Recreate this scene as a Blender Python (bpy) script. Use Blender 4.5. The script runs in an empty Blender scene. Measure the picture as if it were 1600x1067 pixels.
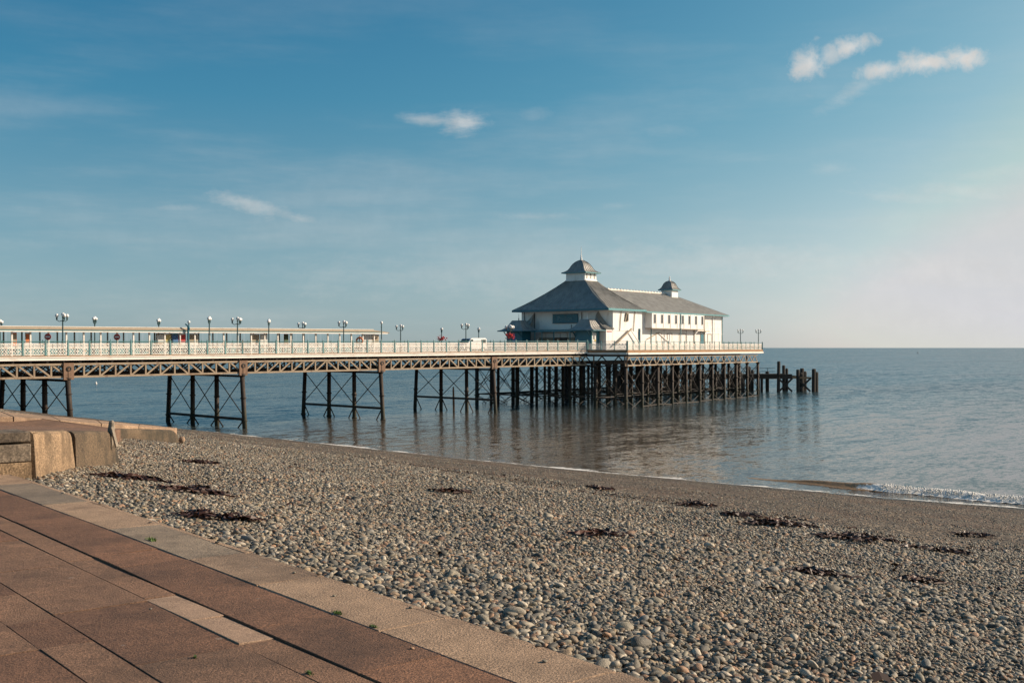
import bpy, bmesh, math, random
import numpy as np
from mathutils import Vector, Matrix, noise as mnoise
random.seed(7); rng = np.random.default_rng(7)
S = bpy.context.scene
COL = S.collection
# ------------------------------------------------------------------ camera, sky, sun
F = 1740.0; EYE = 7.0; HOR = 543.0
cam = bpy.data.cameras.new('camera'); camo = bpy.data.objects.new('camera', cam); COL.objects.link(camo)
camo.location = (0, 0, EYE); camo.rotation_euler = (math.radians(90), 0, 0)
cam.sensor_width = 36; cam.lens = 36 * F / 1600; cam.shift_y = (HOR - 533.5) / 1600
cam.clip_start = 0.1; cam.clip_end = 60000
S.camera = camo
SUN_EL, SUN_AZ = math.radians(25), math.radians(10)      # azimuth from +X towards +Y
sd = Vector((math.cos(SUN_EL)*math.cos(SUN_AZ), math.cos(SUN_EL)*math.sin(SUN_AZ), math.sin(SUN_EL)))
sun = bpy.data.lights.new('sun', 'SUN'); sun.energy = 4.9; sun.angle = math.radians(0.5); sun.color = (1.0, 0.835, 0.65)
suno = bpy.data.objects.new('sun', sun); COL.objects.link(suno)
suno.rotation_euler = (-sd).to_track_quat('-Z', 'Y').to_euler(); suno.location = (60, 0, 60)
S.view_settings.view_transform = 'Standard'; S.view_settings.look = 'None'
S.view_settings.gamma = 1; S.view_settings.exposure = 0.45; S.view_settings.use_curve_mapping = False

class NT:
    """small helper to write node trees as expressions"""
    def __init__(s, tree): s.t = tree
    def n(s, typ, **kw):
        nd = s.t.nodes.new(typ)
        for k, v in kw.items(): setattr(nd, k, v)
        return nd
    def put(s, sock, v):
        if isinstance(v, bpy.types.NodeSocket): s.t.links.new(v, sock)
        elif v is not None:
            if sock.type == 'RGBA' and len(v) == 3: v = (*v, 1)
            sock.default_value = v
    def m(s, op, a, b=None, c=None, clamp=False):
        nd = s.n('ShaderNodeMath', operation=op, use_clamp=clamp)
        for i, v in enumerate((a, b, c)):
            if v is not None: s.put(nd.inputs[i], v)
        return nd.outputs[0]
    def vm(s, op, a, b=None):
        nd = s.n('ShaderNodeVectorMath', operation=op); s.put(nd.inputs[0], a)
        if b is not None: s.put(nd.inputs[1], b)
        return nd.outputs['Value' if op in ('DOT_PRODUCT', 'LENGTH', 'DISTANCE') else 'Vector']
    def noise(s, vec, scale, detail=4, rough=0.55, dist=0.0):
        nd = s.n('ShaderNodeTexNoise'); s.put(nd.inputs['Vector'], vec)
        nd.inputs['Scale'].default_value = scale; nd.inputs['Detail'].default_value = detail
        nd.inputs['Roughness'].default_value = rough; nd.inputs['Distortion'].default_value = dist
        return nd.outputs['Fac']
    def vor(s, vec, scale, feat='F1', out='Distance'):
        nd = s.n('ShaderNodeTexVoronoi', feature=feat); s.put(nd.inputs['Vector'], vec); nd.inputs['Scale'].default_value = scale
        return nd.outputs[out]
    def mix(s, f, a, b, typ='MIX'):
        nd = s.n('ShaderNodeMix', data_type='RGBA', blend_type=typ); s.put(nd.inputs[0], f); s.put(nd.inputs[6], a); s.put(nd.inputs[7], b)
        return nd.outputs[2]
    def ramp(s, f, stops, interp='LINEAR'):
        nd = s.n('ShaderNodeValToRGB'); cr = nd.color_ramp; cr.interpolation = interp
        while len(cr.elements) < len(stops): cr.elements.new(0.5)
        for el, (p, c) in zip(cr.elements, stops): el.position = p; el.color = (*c, 1) if len(c) == 3 else c
        s.put(nd.inputs[0], f); return nd.outputs[0]
    def sstep(s, f, a, b, lo=0.0, hi=1.0):
        nd = s.n('ShaderNodeMapRange', interpolation_type='SMOOTHSTEP')
        for i, v in enumerate((f, a, b, lo, hi)): s.put(nd.inputs[i], v)
        return nd.outputs[0]
    def mapv(s, vec, rotz=0, scale=(1, 1, 1)):
        nd = s.n('ShaderNodeMapping'); s.put(nd.inputs[0], vec); nd.inputs['Rotation'].default_value = (0, 0, rotz); nd.inputs['Scale'].default_value = scale
        return nd.outputs[0]
    def pos(s): return s.n('ShaderNodeNewGeometry').outputs['Position']
    def obj(s): return s.n('ShaderNodeTexCoord').outputs['Object']
    def xyz(s, v):
        nd = s.n('ShaderNodeSeparateXYZ'); s.put(nd.inputs[0], v); return nd.outputs
    def bump(s, h, strength=0.5, dist=0.02, nrm=None):
        nd = s.n('ShaderNodeBump'); s.put(nd.inputs['Height'], h); nd.inputs['Strength'].default_value = strength; nd.inputs['Distance'].default_value = dist
        if nrm is not None: s.put(nd.inputs['Normal'], nrm)
        return nd.outputs[0]

# world: Nishita sky, graded towards the photograph's teal, with the few clouds laid out by direction
W = bpy.data.worlds.new('World'); S.world = W; W.use_nodes = True
W.node_tree.nodes.clear(); w = NT(W.node_tree)
sky = w.n('ShaderNodeTexSky', sky_type='NISHITA', sun_disc=False)
sky.sun_elevation = SUN_EL; sky.sun_rotation = math.radians(90) - SUN_AZ
sky.altitude = 0; sky.air_density = 0.7; sky.dust_density = 2.0; sky.ozone_density = 3.0
gen = w.n('ShaderNodeTexCoord').outputs['Generated']
dirv = w.vm('NORMALIZE', gen)
dx, dy, dz = w.xyz(dirv)
lift = w.n('ShaderNodeCombineXYZ'); w.put(lift.inputs[0], dx); w.put(lift.inputs[1], dy); w.put(lift.inputs[2], w.m('MAXIMUM', w.m('ADD', w.m('MULTIPLY', dz, .87), .045), .045))
w.t.links.new(w.vm('NORMALIZE', lift.outputs[0]), sky.inputs['Vector'])
sr = w.n('ShaderNodeSeparateColor'); w.put(sr.inputs[0], sky.outputs[0]); cc_ = w.n('ShaderNodeCombineColor')
for i_, (g_, k_, cap) in enumerate(((2.3, 8.9, 5.65), (1.396, 2.48, 6.15), (1.043, 1.25, 6.0))):       # photographic grade of the whole sky, one curve per channel
    w.put(cc_.inputs[i_], w.m('MINIMUM', w.m('MULTIPLY', w.m('POWER', w.m('MULTIPLY', sr.outputs[i_], .1), g_), k_ * 10), cap))
lum = w.n('ShaderNodeRGBToBW'); w.put(lum.inputs[0], cc_.outputs[0])
hz = w.n('ShaderNodeMapRange'); w.put(hz.inputs[0], dz); hz.inputs[1].default_value = 0; hz.inputs[2].default_value = .216; hz.inputs[3].default_value = .38; hz.inputs[4].default_value = 0
hzc = w.n('ShaderNodeCombineColor')
for i_, k_ in enumerate((1.38, 1.25, 1.46)): w.put(hzc.inputs[i_], w.m('MULTIPLY', lum.outputs[0], k_))
skyc = w.mix(hz.outputs[0], cc_.outputs[0], hzc.outputs[0])                        # greyer air towards the horizon
ay = w.m('MAXIMUM', w.m('ABSOLUTE', dy), 0.05)
cx = w.m('DIVIDE', dx, ay); cz = w.m('DIVIDE', dz, ay)
cv = w.n('ShaderNodeCombineXYZ'); w.put(cv.inputs[0], cx); w.put(cv.inputs[1], cz); w.put(cv.inputs[2], w.m('SIGN', dy)); cv = cv.outputs[0]
nA = w.noise(cv, 48, 6, 0.62, .3); nB = w.noise(w.mapv(cv, 0.12, (1, 3.0, 1)), 24, 5, 0.62)
nC = w.noise(cv, 150, 4, 0.65)
clouds = [ # px, py, half length, half width, tilt (deg, + rises to the right), strength, softness
 (1266, 99, 40, 27, 28, .85, .75), (1296, 86, 40, 20, 22, .6, .8), (1328, 74, 40, 21, 14, .85, .75),
 (1378, 109, 48, 17, 9, .8, .75), (1446, 99, 62, 19, 6, .9, .7), (1508, 92, 42, 20, 4, .9, .7),
 (1335, 142, 70, 17, 28, .3, 1.0), (1262, 150, 40, 8, 0, .12, 1),
 (726, 190, 44, 24, 4, .62, 1.0), (668, 187, 62, 11, -4, .4, 1.0),
 (395, 320, 82, 20, -12, .42, 1.0), (465, 340, 86, 12, -14, .36, 1.0), (280, 326, 60, 9, 1, .22, 1),
 (838, 339, 66, 9, 0, .24, 1), (840, 184, 36, 15, 0, .14, 1), (1440, 309, 120, 12, -3, .22, 1), (1550, 272, 100, 16, 2, .2, 1),
 (1300, 263, 42, 14, 0, .14, 1), (965, 322, 40, 8, 0, .15, 1), (1100, 375, 160, 16, 0, .12, 1), (1040, 203, 70, 16, 0, .1, 1), (60, 382, 110, 14, 0, .1, 1), (760, 428, 420, 46, 1, .20, 1), (1150, 408, 380, 40, -1, .26, 1), (1480, 425, 330, 50, 0, .28, 1), (1520, 300, 150, 16, -2, .26, 1), (115, 330, 50, 10, 0, .08, 1)]
tot = None
for (px, py, hl, hw, tl, st, so) in clouds:
    c, s_ = math.cos(math.radians(tl)), math.sin(math.radians(tl))
    ux = w.m('SUBTRACT', cx, (px - 800) / F); uz = w.m('SUBTRACT', cz, (HOR - py) / F)
    a = w.m('DIVIDE', w.m('ADD', w.m('MULTIPLY', ux, c), w.m('MULTIPLY', uz, s_)), hl / F)
    b = w.m('DIVIDE', w.m('SUBTRACT', w.m('MULTIPLY', uz, c), w.m('MULTIPLY', ux, s_)), hw / F)
    r = w.m('SQRT', w.m('ADD', w.m('MULTIPLY', a, a), w.m('MULTIPLY', b, b)))
    nn = nA if so < 1 else nB
    r = w.m('ADD', r, w.m('MULTIPLY', w.m('SUBTRACT', nn, 0.5), 2.4 if so < 1 else 2.2))
    r = w.m('ADD', r, w.m('MULTIPLY', w.m('SUBTRACT', nC, 0.5), 0.5))
    k = w.m('MULTIPLY', w.sstep(r, 1.12 + 0.15 * so, 0.45 - 0.75 * so), st)
    tot = k if tot is None else w.m('MAXIMUM', tot, k)
# thin veil over the whole lower sky
veil = w.noise(w.mapv(dirv, 0.0, (1.5, 1.5, 9)), 2.2, 5, 0.6)
veil = w.m('MULTIPLY', w.sstep(veil, 0.42, 0.75), w.sstep(dz, 0.42, 0.04, 0, 0.20))
cl = w.m('MAXIMUM', tot, veil)
shade = w.sstep(nA, 0.3, 0.7, 0.86, 1.05)
ccol = w.mix(1.0, (7.9, 7.5, 7.1), w.n('ShaderNodeCombineColor').outputs[0], 'ADD')
ccol = w.vm('MULTIPLY', ccol, shade)
skyc = w.mix(cl, skyc, ccol)
bg = w.n('ShaderNodeBackground'); w.put(bg.inputs[0], skyc); bg.inputs[1].default_value = 0.073
W.node_tree.links.new(bg.outputs[0], w.n('ShaderNodeOutputWorld').inputs[0])

# ------------------------------------------------------------------ materials
M = {}
SHORE_ROT = math.radians(45)
def mat(name, fn):
    m = bpy.data.materials.new(name); m.use_nodes = True; m.node_tree.nodes.clear()
    t = NT(m.node_tree); b = t.n('ShaderNodeBsdfPrincipled'); o = t.n('ShaderNodeOutputMaterial')
    m.node_tree.links.new(b.outputs[0], o.inputs[0])
    fn(t, b, o); M[name] = m
def simple(name, c, rough=0.6, var=0.25, scale=3.0, dirt=None, dirt_amt=0.4, bump=0.0, metal=0.0, dscale=2.0, zs=0.35):
    def fn(t, b, o):
        p = t.pos()
        f = t.noise(p, scale, 5, 0.6)
        col = t.mix(f, tuple(x * (1 - var) for x in c), tuple(min(1, x * (1 + var)) for x in c))
        if dirt:
            d = t.noise(t.mapv(p, 0, (1, 1, zs)), dscale, 6, 0.68)
            col = t.mix(t.sstep(d, 0.5, 0.72, 0, dirt_amt), col, dirt)
        t.put(b.inputs['Base Color'], col); b.inputs['Roughness'].default_value = rough; b.inputs['Metallic'].default_value = metal
        if bump: t.put(b.inputs['Normal'], t.bump(t.noise(p, scale * 6, 4), bump, 0.02))
    mat(name, fn)
simple('white_paint', (.80, .77, .73), .5, .06, 2, (.46, .38, .30), .5, .1, dscale=1.6)
simple('cream_iron', (.78, .73, .65), .5, .06, 3, (.5, .26, .12), .75, dscale=3.2, zs=1)
simple('fascia_paint', (.80, .75, .68), .5, .05, 2, (.45, .28, .16), .5, dscale=1.1, zs=2.5)
simple('green_iron', (.10, .24, .24), .45, .2, 5, (.16, .10, .06), .6)
simple('truss_paint', (.30, .225, .15), .65, .3, 3, (.13, .06, .03), .8, .2)
simple('rust_plate', (.20, .115, .07), .75, .3, 3, (.08, .04, .025), .7, .3)
simple('deck_timber', (.12, .085, .06), .8, .3, 4, (.05, .035, .025), .6, .3)
simple('deck_edge', (.30, .17, .085), .8, .3, 4, (.12, .07, .04), .6)
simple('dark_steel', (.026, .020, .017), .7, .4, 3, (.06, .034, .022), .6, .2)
simple('dark_timber', (.038, .030, .024), .85, .4, 4, (.09, .075, .05), .5, .5)
simple('teal_paint', (.022, .14, .185), .45, .15, 3, (.03, .05, .05), .4)
simple('teal_trim', (.075, .25, .27), .45, .15, 3)
simple('beige_board', (.34, .27, .19), .7, .2, 3, (.2, .13, .09), .4)
simple('brown_board', (.17, .10, .065), .7, .3, 3)
simple('dark_opening', (.03, .028, .027), .5, .3, 3)
simple('window_glass', (.05, .055, .055), .12, .2, 2)
simple('lamp_green', (.03, .07, .07), .4, .2, 4)
simple('red_paint', (.45, .045, .03), .4, .1, 5)
simple('orange_paint', (.62, .16, .04), .5, .1, 5)
simple('van_white', (.78, .78, .76), .25, .04, 2, (.4, .38, .35), .2)
simple('rubber', (.02, .02, .02), .8)
simple('poster_white', (.66, .64, .6), .6, .1, 4)
simple('poster_blue', (.06, .16, .34), .5, .2, 4)
simple('poster_yellow', (.55, .42, .14), .5, .2, 4)
simple('flower_red', (.5, .03, .03), .6, .4, 20)
simple('leaf_green', (.04, .075, .025), .6, .4, 12)
simple('weed_green', (.075, .13, .02), .6, .4, 30)
simple('driftwood', (.30, .245, .185), .85, .3, 9, (.12, .09, .06), .6, .8, dscale=8, zs=.15)
simple('sign_letter', (.20, .30, .32), .6, .1)
simple('sign_red', (.5, .1, .08), .6, .1)
simple('ship_grey', (.12, .13, .14), .6, .1)
def fn(t, b, o):
    b.inputs['Base Color'].default_value = (.86, .82, .78, 1); b.inputs['Roughness'].default_value = .25
    b.inputs['Subsurface Weight'].default_value = .3; b.inputs['Subsurface Radius'].default_value = (.1, .1, .1)
mat('opal_glass', fn)
def fn(t, b, o):
    t.t.nodes.remove(b); tr = t.n('ShaderNodeBsdfTransparent'); tr.inputs[0].default_value = (.93, .96, .96, 1)
    gl = t.n('ShaderNodeBsdfGlossy'); gl.inputs['Roughness'].default_value = .02
    fr = t.n('ShaderNodeFresnel'); fr.inputs[0].default_value = 1.25
    mx = t.n('ShaderNodeMixShader'); t.put(mx.inputs[0], fr.outputs[0]); t.put(mx.inputs[1], tr.outputs[0]); t.put(mx.inputs[2], gl.outputs[0])
    t.put(o.inputs[0], mx.outputs[0])
mat('clear_glass', fn)
def fn(t, b, o):   # standing-seam lead / zinc
    p = t.pos(); f = t.noise(t.mapv(p, .7, (1, 1, .3)), 1.4, 6, .65)
    col = t.ramp(f, [(.25, (.20, .19, .172)), (.5, (.31, .295, .268)), (.75, (.42, .40, .365))])
    t.put(b.inputs['Base Color'], col); b.inputs['Roughness'].default_value = .62; b.inputs['Metallic'].default_value = .1
mat('roof_metal', fn)
def fn(t, b, o):   # columns: iron above, weed and barnacles in the tidal zone
    p = t.pos(); z = t.xyz(p)[2]
    f = t.noise(t.mapv(p, 0, (1, 1, .4)), 4, 6, .65)
    iron = t.ramp(f, [(.3, (.015, .011, .009)), (.55, (.038, .024, .016)), (.78, (.10, .055, .032))])
    weed = t.mix(t.noise(p, 9, 5), (.016, .015, .011), (.060, .054, .028))
    lev = t.m('ADD', z, t.m('MULTIPLY', t.m('SUBTRACT', t.noise(p, 1.7, 4), .5), 1.6))
    col = t.mix(t.sstep(lev, 2.0, 1.2), iron, weed)
    t.put(b.inputs['Base Color'], col); b.inputs['Roughness'].default_value = .75
    t.put(b.inputs['Normal'], t.bump(t.noise(p, 14, 5), .5, .05))
mat('column_iron', fn)
def concrete(name, c1, c2, stain, stain_amt, agg=90, bump=.6):
    def fn(t, b, o):
        p = t.pos(); f = t.noise(p, 2.2, 6, .6)
        col = t.mix(f, c1, c2)
        sp = t.noise(p, agg, 3, .7)
        col = t.mix(t.sstep(sp, .50, .62, 0, .7), col, tuple(min(1, x * 1.75) for x in c2))
        col = t.mix(t.sstep(sp, .48, .36, 0, .75), col, tuple(x * .38 for x in c1))
        st = t.noise(t.mapv(p, 0, (1, 1, .6)), .9, 6, .65)
        col = t.mix(t.sstep(st, .36 if stain_amt > .99 else .48, .68 if stain_amt > .99 else .66, 0, stain_amt), col, stain)
        mt = t.noise(p, 5.5, 7, .68); col = t.mix(1.0, col, t.ramp(mt, [(.28, (.74, .73, .71)), (.5, (1, 1, 1)), (.72, (1.2, 1.19, 1.17))]), 'MULTIPLY')
        if agg > 60:
            wp = t.vm('ADD', p, t.vm('MULTIPLY', t.n('ShaderNodeTexNoise').outputs['Color'], (.03, .03, 0)))
            g1 = t.sstep(t.vor(wp, 3.1), .075, .055, 0, .45); g2 = t.sstep(t.vor(wp, 1.9), .05, .035, 0, .35); col = t.mix(g1, col, tuple(x * .45 for x in c1)); col = t.mix(g2, col, (.42, .36, .29))      # trodden gum and droppings
        lg = t.noise(p, .55, 5, .6); col = t.mix(1.0, col, t.ramp(lg, [(.35, (.80, .80, .81)), (.65, (1.14, 1.12, 1.10))]), 'MULTIPLY')
        rnd = t.n('ShaderNodeObjectInfo').outputs['Random']
        col = t.mix(1.0, col, t.ramp(rnd, [(0, (.86, .86, .87)), (1, (1.10, 1.08, 1.06))]), 'MULTIPLY')
        t.put(b.inputs['Base Color'], col); b.inputs['Roughness'].default_value = .88
        h = t.m('ADD', t.m('MULTIPLY', sp, 1.0), t.m('MULTIPLY', t.noise(p, 9, 4), .8))
        t.put(b.inputs['Normal'], t.bump(h, bump, .012))
    mat(name, fn)
concrete('slab_red', (.150, .074, .041), (.20, .102, .058), (.09, .048, .029), .6, 85, 1.0)
concrete('slab_brown', (.175, .096, .056), (.23, .129, .077), (.11, .063, .038), .55, 85, 1.0)
concrete('slab_pale', (.32, .205, .135), (.38, .255, .17), (.24, .155, .105), .4, 120, .3)
concrete('coping_pale', (.28, .185, .118), (.36, .245, .16), (.17, .11, .07), .6, 80, .8)
concrete('coping_grey', (.19, .145, .105), (.25, .195, .14), (.12, .092, .068), .6, 80, .8)
concrete('wall_concrete', (.22, .145, .080), (.34, .23, .135), (.12, .078, .042), .75, 38, .8)
concrete('wall_stained', (.095, .064, .036), (.155, .106, .062), (.034, .028, .017), 1.0, 38, .8)
concrete('wall_grey', (.20, .155, .11), (.27, .21, .15), (.10, .078, .058), .7, 30, .6)
concrete('weathered_edge', (.11, .083, .060), (.18, .14, .10), (.055, .042, .03), .8, 20, .9)
concrete('joint_dark', (.05, .038, .028), (.08, .06, .045), (.03, .025, .02), .5, 60, .5)
def fn(t, b, o):   # pebbles: one colour per stone
    rnd = t.n('ShaderNodeObjectInfo').outputs['Random']
    p = t.obj()
    base = t.ramp(rnd, [(0, (.085, .085, .082)), (.16, (.175, .165, .145)), (.30, (.26, .25, .215)), (.42, (.12, .118, .112)), (.52, (.33, .31, .275)), (.62, (.24, .19, .145)),
                        (.70, (.29, .235, .165)), (.76, (.19, .125, .09)), (.82, (.42, .395, .36)), (.88, (.21, .215, .22)), (.94, (.33, .215, .15)), (.98, (.50, .475, .43))], 'CONSTANT')
    f = t.noise(p, 1.7, 5, .65)
    col = t.mix(1.0, base, t.ramp(f, [(.28, (.62, .56, .475)), (.72, (1.48, 1.32, 1.10))]), 'MULTIPLY')
    sp = t.noise(p, 9, 3, .7); col = t.mix(t.sstep(sp, .56, .72, 0, .35), col, (.46, .42, .36))
    t.put(b.inputs['Base Color'], col); b.inputs['Roughness'].default_value = .68
    t.put(b.inputs['Normal'], t.bump(t.noise(p, 7, 4), .25, .08))
mat('pebble_stone', fn)
def fn(t, b, o):   # beach bed: shade between the pebbles painted dark in the coarse zone, fine shingle lower down, wet strip at the water
    p = t.pos(); z = t.xyz(p)[2]
    big = t.noise(p, .35, 5, .6)
    v = t.n('ShaderNodeTexVoronoi', feature='F1'); t.put(v.inputs['Vector'], p); v.inputs['Scale'].default_value = 15
    cc = t.xyz(v.outputs['Color'])[0]
    v2 = t.n('ShaderNodeTexVoronoi', feature='F1'); t.put(v2.inputs['Vector'], p); v2.inputs['Scale'].default_value = 8.0
    cc2 = t.xyz(v2.outputs['Color'])[0]
    fine = t.ramp(cc, [(0, (.075, .062, .050)), (.35, (.125, .102, .08)), (.65, (.185, .15, .115)), (.9, (.27, .235, .19)), (1, (.36, .32, .27))])
    fine = t.mix(1.0, fine, t.ramp(cc2, [(0, (.5, .5, .5)), (.5, (1, .97, .93)), (1, (1.9, 1.8, 1.65))]), 'MULTIPLY')
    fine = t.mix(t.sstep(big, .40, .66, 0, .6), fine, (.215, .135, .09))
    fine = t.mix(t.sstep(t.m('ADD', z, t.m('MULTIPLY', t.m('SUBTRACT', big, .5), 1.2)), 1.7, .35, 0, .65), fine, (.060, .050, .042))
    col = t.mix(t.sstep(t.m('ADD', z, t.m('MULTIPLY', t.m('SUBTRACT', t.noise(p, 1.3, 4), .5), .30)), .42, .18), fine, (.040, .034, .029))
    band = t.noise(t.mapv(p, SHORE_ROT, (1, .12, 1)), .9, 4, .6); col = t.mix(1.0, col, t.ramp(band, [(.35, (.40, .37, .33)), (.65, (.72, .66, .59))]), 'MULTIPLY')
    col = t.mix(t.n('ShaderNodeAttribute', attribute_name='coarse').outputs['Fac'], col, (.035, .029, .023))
    t.put(b.inputs['Base Color'], col)
    t.put(b.inputs['Roughness'], t.sstep(z, .28, .08, .85, .32))
    h = t.m('ADD', t.m('SUBTRACT', 1.0, v.outputs['Distance']), t.m('MULTIPLY', t.m('SUBTRACT', 1.0, v2.outputs['Distance']), 1.4))
    t.put(b.inputs['Normal'], t.bump(h, 1.0, .05))
mat('shingle_bed', fn)
def fn(t, b, o):   # sea
    p = t.pos()
    x, y, z = t.xyz(p)
    q = t.mapv(p, SHORE_ROT, (1, 1, 1))          # x across the shore, y along it
    # distance from the shore (straight fit of the waterline)
    ds_ = t.m('ADD', t.m('MULTIPLY', x, .70), t.m('MULTIPLY', t.m('SUBTRACT', y, 68.0), .72))
    ds_ = t.m('ADD', ds_, t.m('MULTIPLY', t.m('SUBTRACT', t.noise(p, .05, 4), .5), 26))
    silt_and_reflection = t.mix(t.noise(p, .07, 4), (.135, .098, .066), (.105, .080, .058))  # sediment brown, with the pier's brown reflection also put into this colour
    deep = (.018, .066, .095)
    clear = t.m('MAXIMUM', t.sstep(ds_, 2, 62), t.sstep(t.m('ADD', x, t.m('MULTIPLY', t.noise(p, .06, 3), 16)), 0, -22, 0, .9))
    clear = t.m('MAXIMUM', clear, t.sstep(t.m('ADD', x, t.m('MULTIPLY', t.noise(p, .05, 3), 14)), 18, 44, 0, .9))
    col = t.mix(clear, silt_and_reflection, t.mix(t.sstep(ds_, 50, 240), (.040, .064, .072), deep))
    def slope(vec, scale, det, rough, ax, ay_):      # two independent noise channels as wave slopes (stay true at any distance)
        nd = t.n('ShaderNodeTexNoise'); t.put(nd.inputs['Vector'], vec); nd.inputs['Scale'].default_value = scale; nd.inputs['Detail'].default_value = det; nd.inputs['Roughness'].default_value = rough
        return t.vm('MULTIPLY', t.vm('SUBTRACT', nd.outputs['Color'], (.5, .5, .5)), (ax, ay_, 0))
    tot_ = slope(t.mapv(q, 0, (1, .13, 1)), .11, 1, .5, .16, .03)
    tot_ = t.vm('ADD', tot_, slope(t.mapv(q, .12, (1, .30, 1)), .8, 2, .5, .50, .16))
    tot_ = t.vm('ADD', tot_, slope(t.mapv(q, -.3, (1, .42, 1)), 3.6, 2, .6, .66, .30))
    tot_ = t.vm('ADD', tot_, slope(t.mapv(q, .2, (1, .6, 1)), 13.0, 2, .6, .52, .36))
    gust = t.sstep(t.noise(t.mapv(q, .1, (1, .25, 1)), .035, 3, .6), .35, .65, .7, 1.25)
    gust = t.m('MULTIPLY', gust, t.sstep(ds_, 0, 130, .52, 1.2))
    sx_, sy_, _z = t.xyz(tot_)
    cr_, sr_ = math.cos(SHORE_ROT), math.sin(SHORE_ROT)
    nx = t.m('MULTIPLY', t.m('ADD', t.m('MULTIPLY', sx_, cr_), t.m('MULTIPLY', sy_, sr_)), gust)
    ny = t.m('MULTIPLY', t.m('SUBTRACT', t.m('MULTIPLY', sy_, cr_), t.m('MULTIPLY', sx_, sr_)), gust)
    lean = t.m('MAXIMUM', t.sstep(ds_, 20, 150, 0, .07), t.sstep(x, 0, -30, 0, .075))               # wavelets tipped beachward offshore and at left, so the water mirrors darker sky
    nx = t.m('SUBTRACT', nx, t.m('MULTIPLY', lean, .70)); ny = t.m('SUBTRACT', ny, t.m('MULTIPLY', lean, .72))
    cmb = t.n('ShaderNodeCombineXYZ'); t.put(cmb.inputs[0], nx); t.put(cmb.inputs[1], ny); cmb.inputs[2].default_value = 1
    nv = t.vm('NORMALIZE', cmb.outputs[0]); t.t.nodes.remove(b)
    df = t.n('ShaderNodeBsdfDiffuse'); t.put(df.inputs[0], col); gl = t.n('ShaderNodeBsdfGlossy'); gl.inputs['Roughness'].default_value = .08; t.put(gl.inputs['Normal'], nv)
    fr = t.n('ShaderNodeFresnel'); fr.inputs[0].default_value = 1.33; t.put(fr.inputs['Normal'], nv)
    mx = t.n('ShaderNodeMixShader'); t.put(mx.inputs[0], t.m('MINIMUM', fr.outputs[0], .68)); t.put(mx.inputs[1], df.outputs[0]); t.put(mx.inputs[2], gl.outputs[0]); t.put(o.inputs[0], mx.outputs[0])   # wave facets never reach full grazing mirror
mat('sea_water', fn)
def fn(t, b, o):   # foam lace
    p = t.pos(); q = t.mapv(p, SHORE_ROT, (1, .45, 1))
    uv = t.n('ShaderNodeAttribute', attribute_name='edge').outputs['Fac']
    n = t.m('ADD', t.m('MULTIPLY', t.noise(q, 1.6, 5, .65), .6), t.m('MULTIPLY', t.noise(p, 7, 4, .6), .4))
    a = t.sstep(t.m('ADD', n, t.m('ADD', t.m('MULTIPLY', uv, .60), t.m('MULTIPLY', t.m('SUBTRACT', t.noise(p, .22, 4, .6), .55), .8))), .60, .76)
    t.put(b.inputs['Alpha'], a); b.inputs['Base Color'].default_value = (.72, .69, .64, 1); b.inputs['Roughness'].default_value = .7
    t.put(b.inputs['Normal'], t.bump(t.noise(p, 12, 4), .6, .05))
mat('foam', fn)
def fn(t, b, o):   # small breaker: silty brown where unbroken, white where it spills
    p = t.pos(); f = t.n('ShaderNodeAttribute', attribute_name='edge').outputs['Fac']
    n = t.m('ADD', t.m('MULTIPLY', t.noise(p, 2.3, 5, .65), .5), t.m('MULTIPLY', t.noise(p, 8, 4, .65), .5))
    k = t.sstep(t.m('ADD', n, f), .66, .82)
    t.put(b.inputs['Base Color'], t.mix(k, (.27, .165, .085), (.80, .77, .72))); b.inputs['Specular IOR Level'].default_value = .06
    t.put(b.inputs['Roughness'], t.m('ADD', t.m('MULTIPLY', k, .4), .32))
    t.put(b.inputs['Normal'], t.bump(t.noise(p, 5, 5), .5, .12))
mat('breaker_water', fn)
def fn(t, b, o):
    rnd = t.n('ShaderNodeObjectInfo').outputs['Random']
    p = t.pos(); c = t.mix(t.noise(p, 7, 4), (.018, .009, .006), (.085, .030, .014))
    c = t.mix(t.sstep(t.noise(p, 2.5, 3), .56, .68, 0, .75), c, (.13, .045, .02))
    t.put(b.inputs['Base Color'], c); b.inputs['Roughness'].default_value = .55
mat('seaweed_dark', fn)

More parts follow.
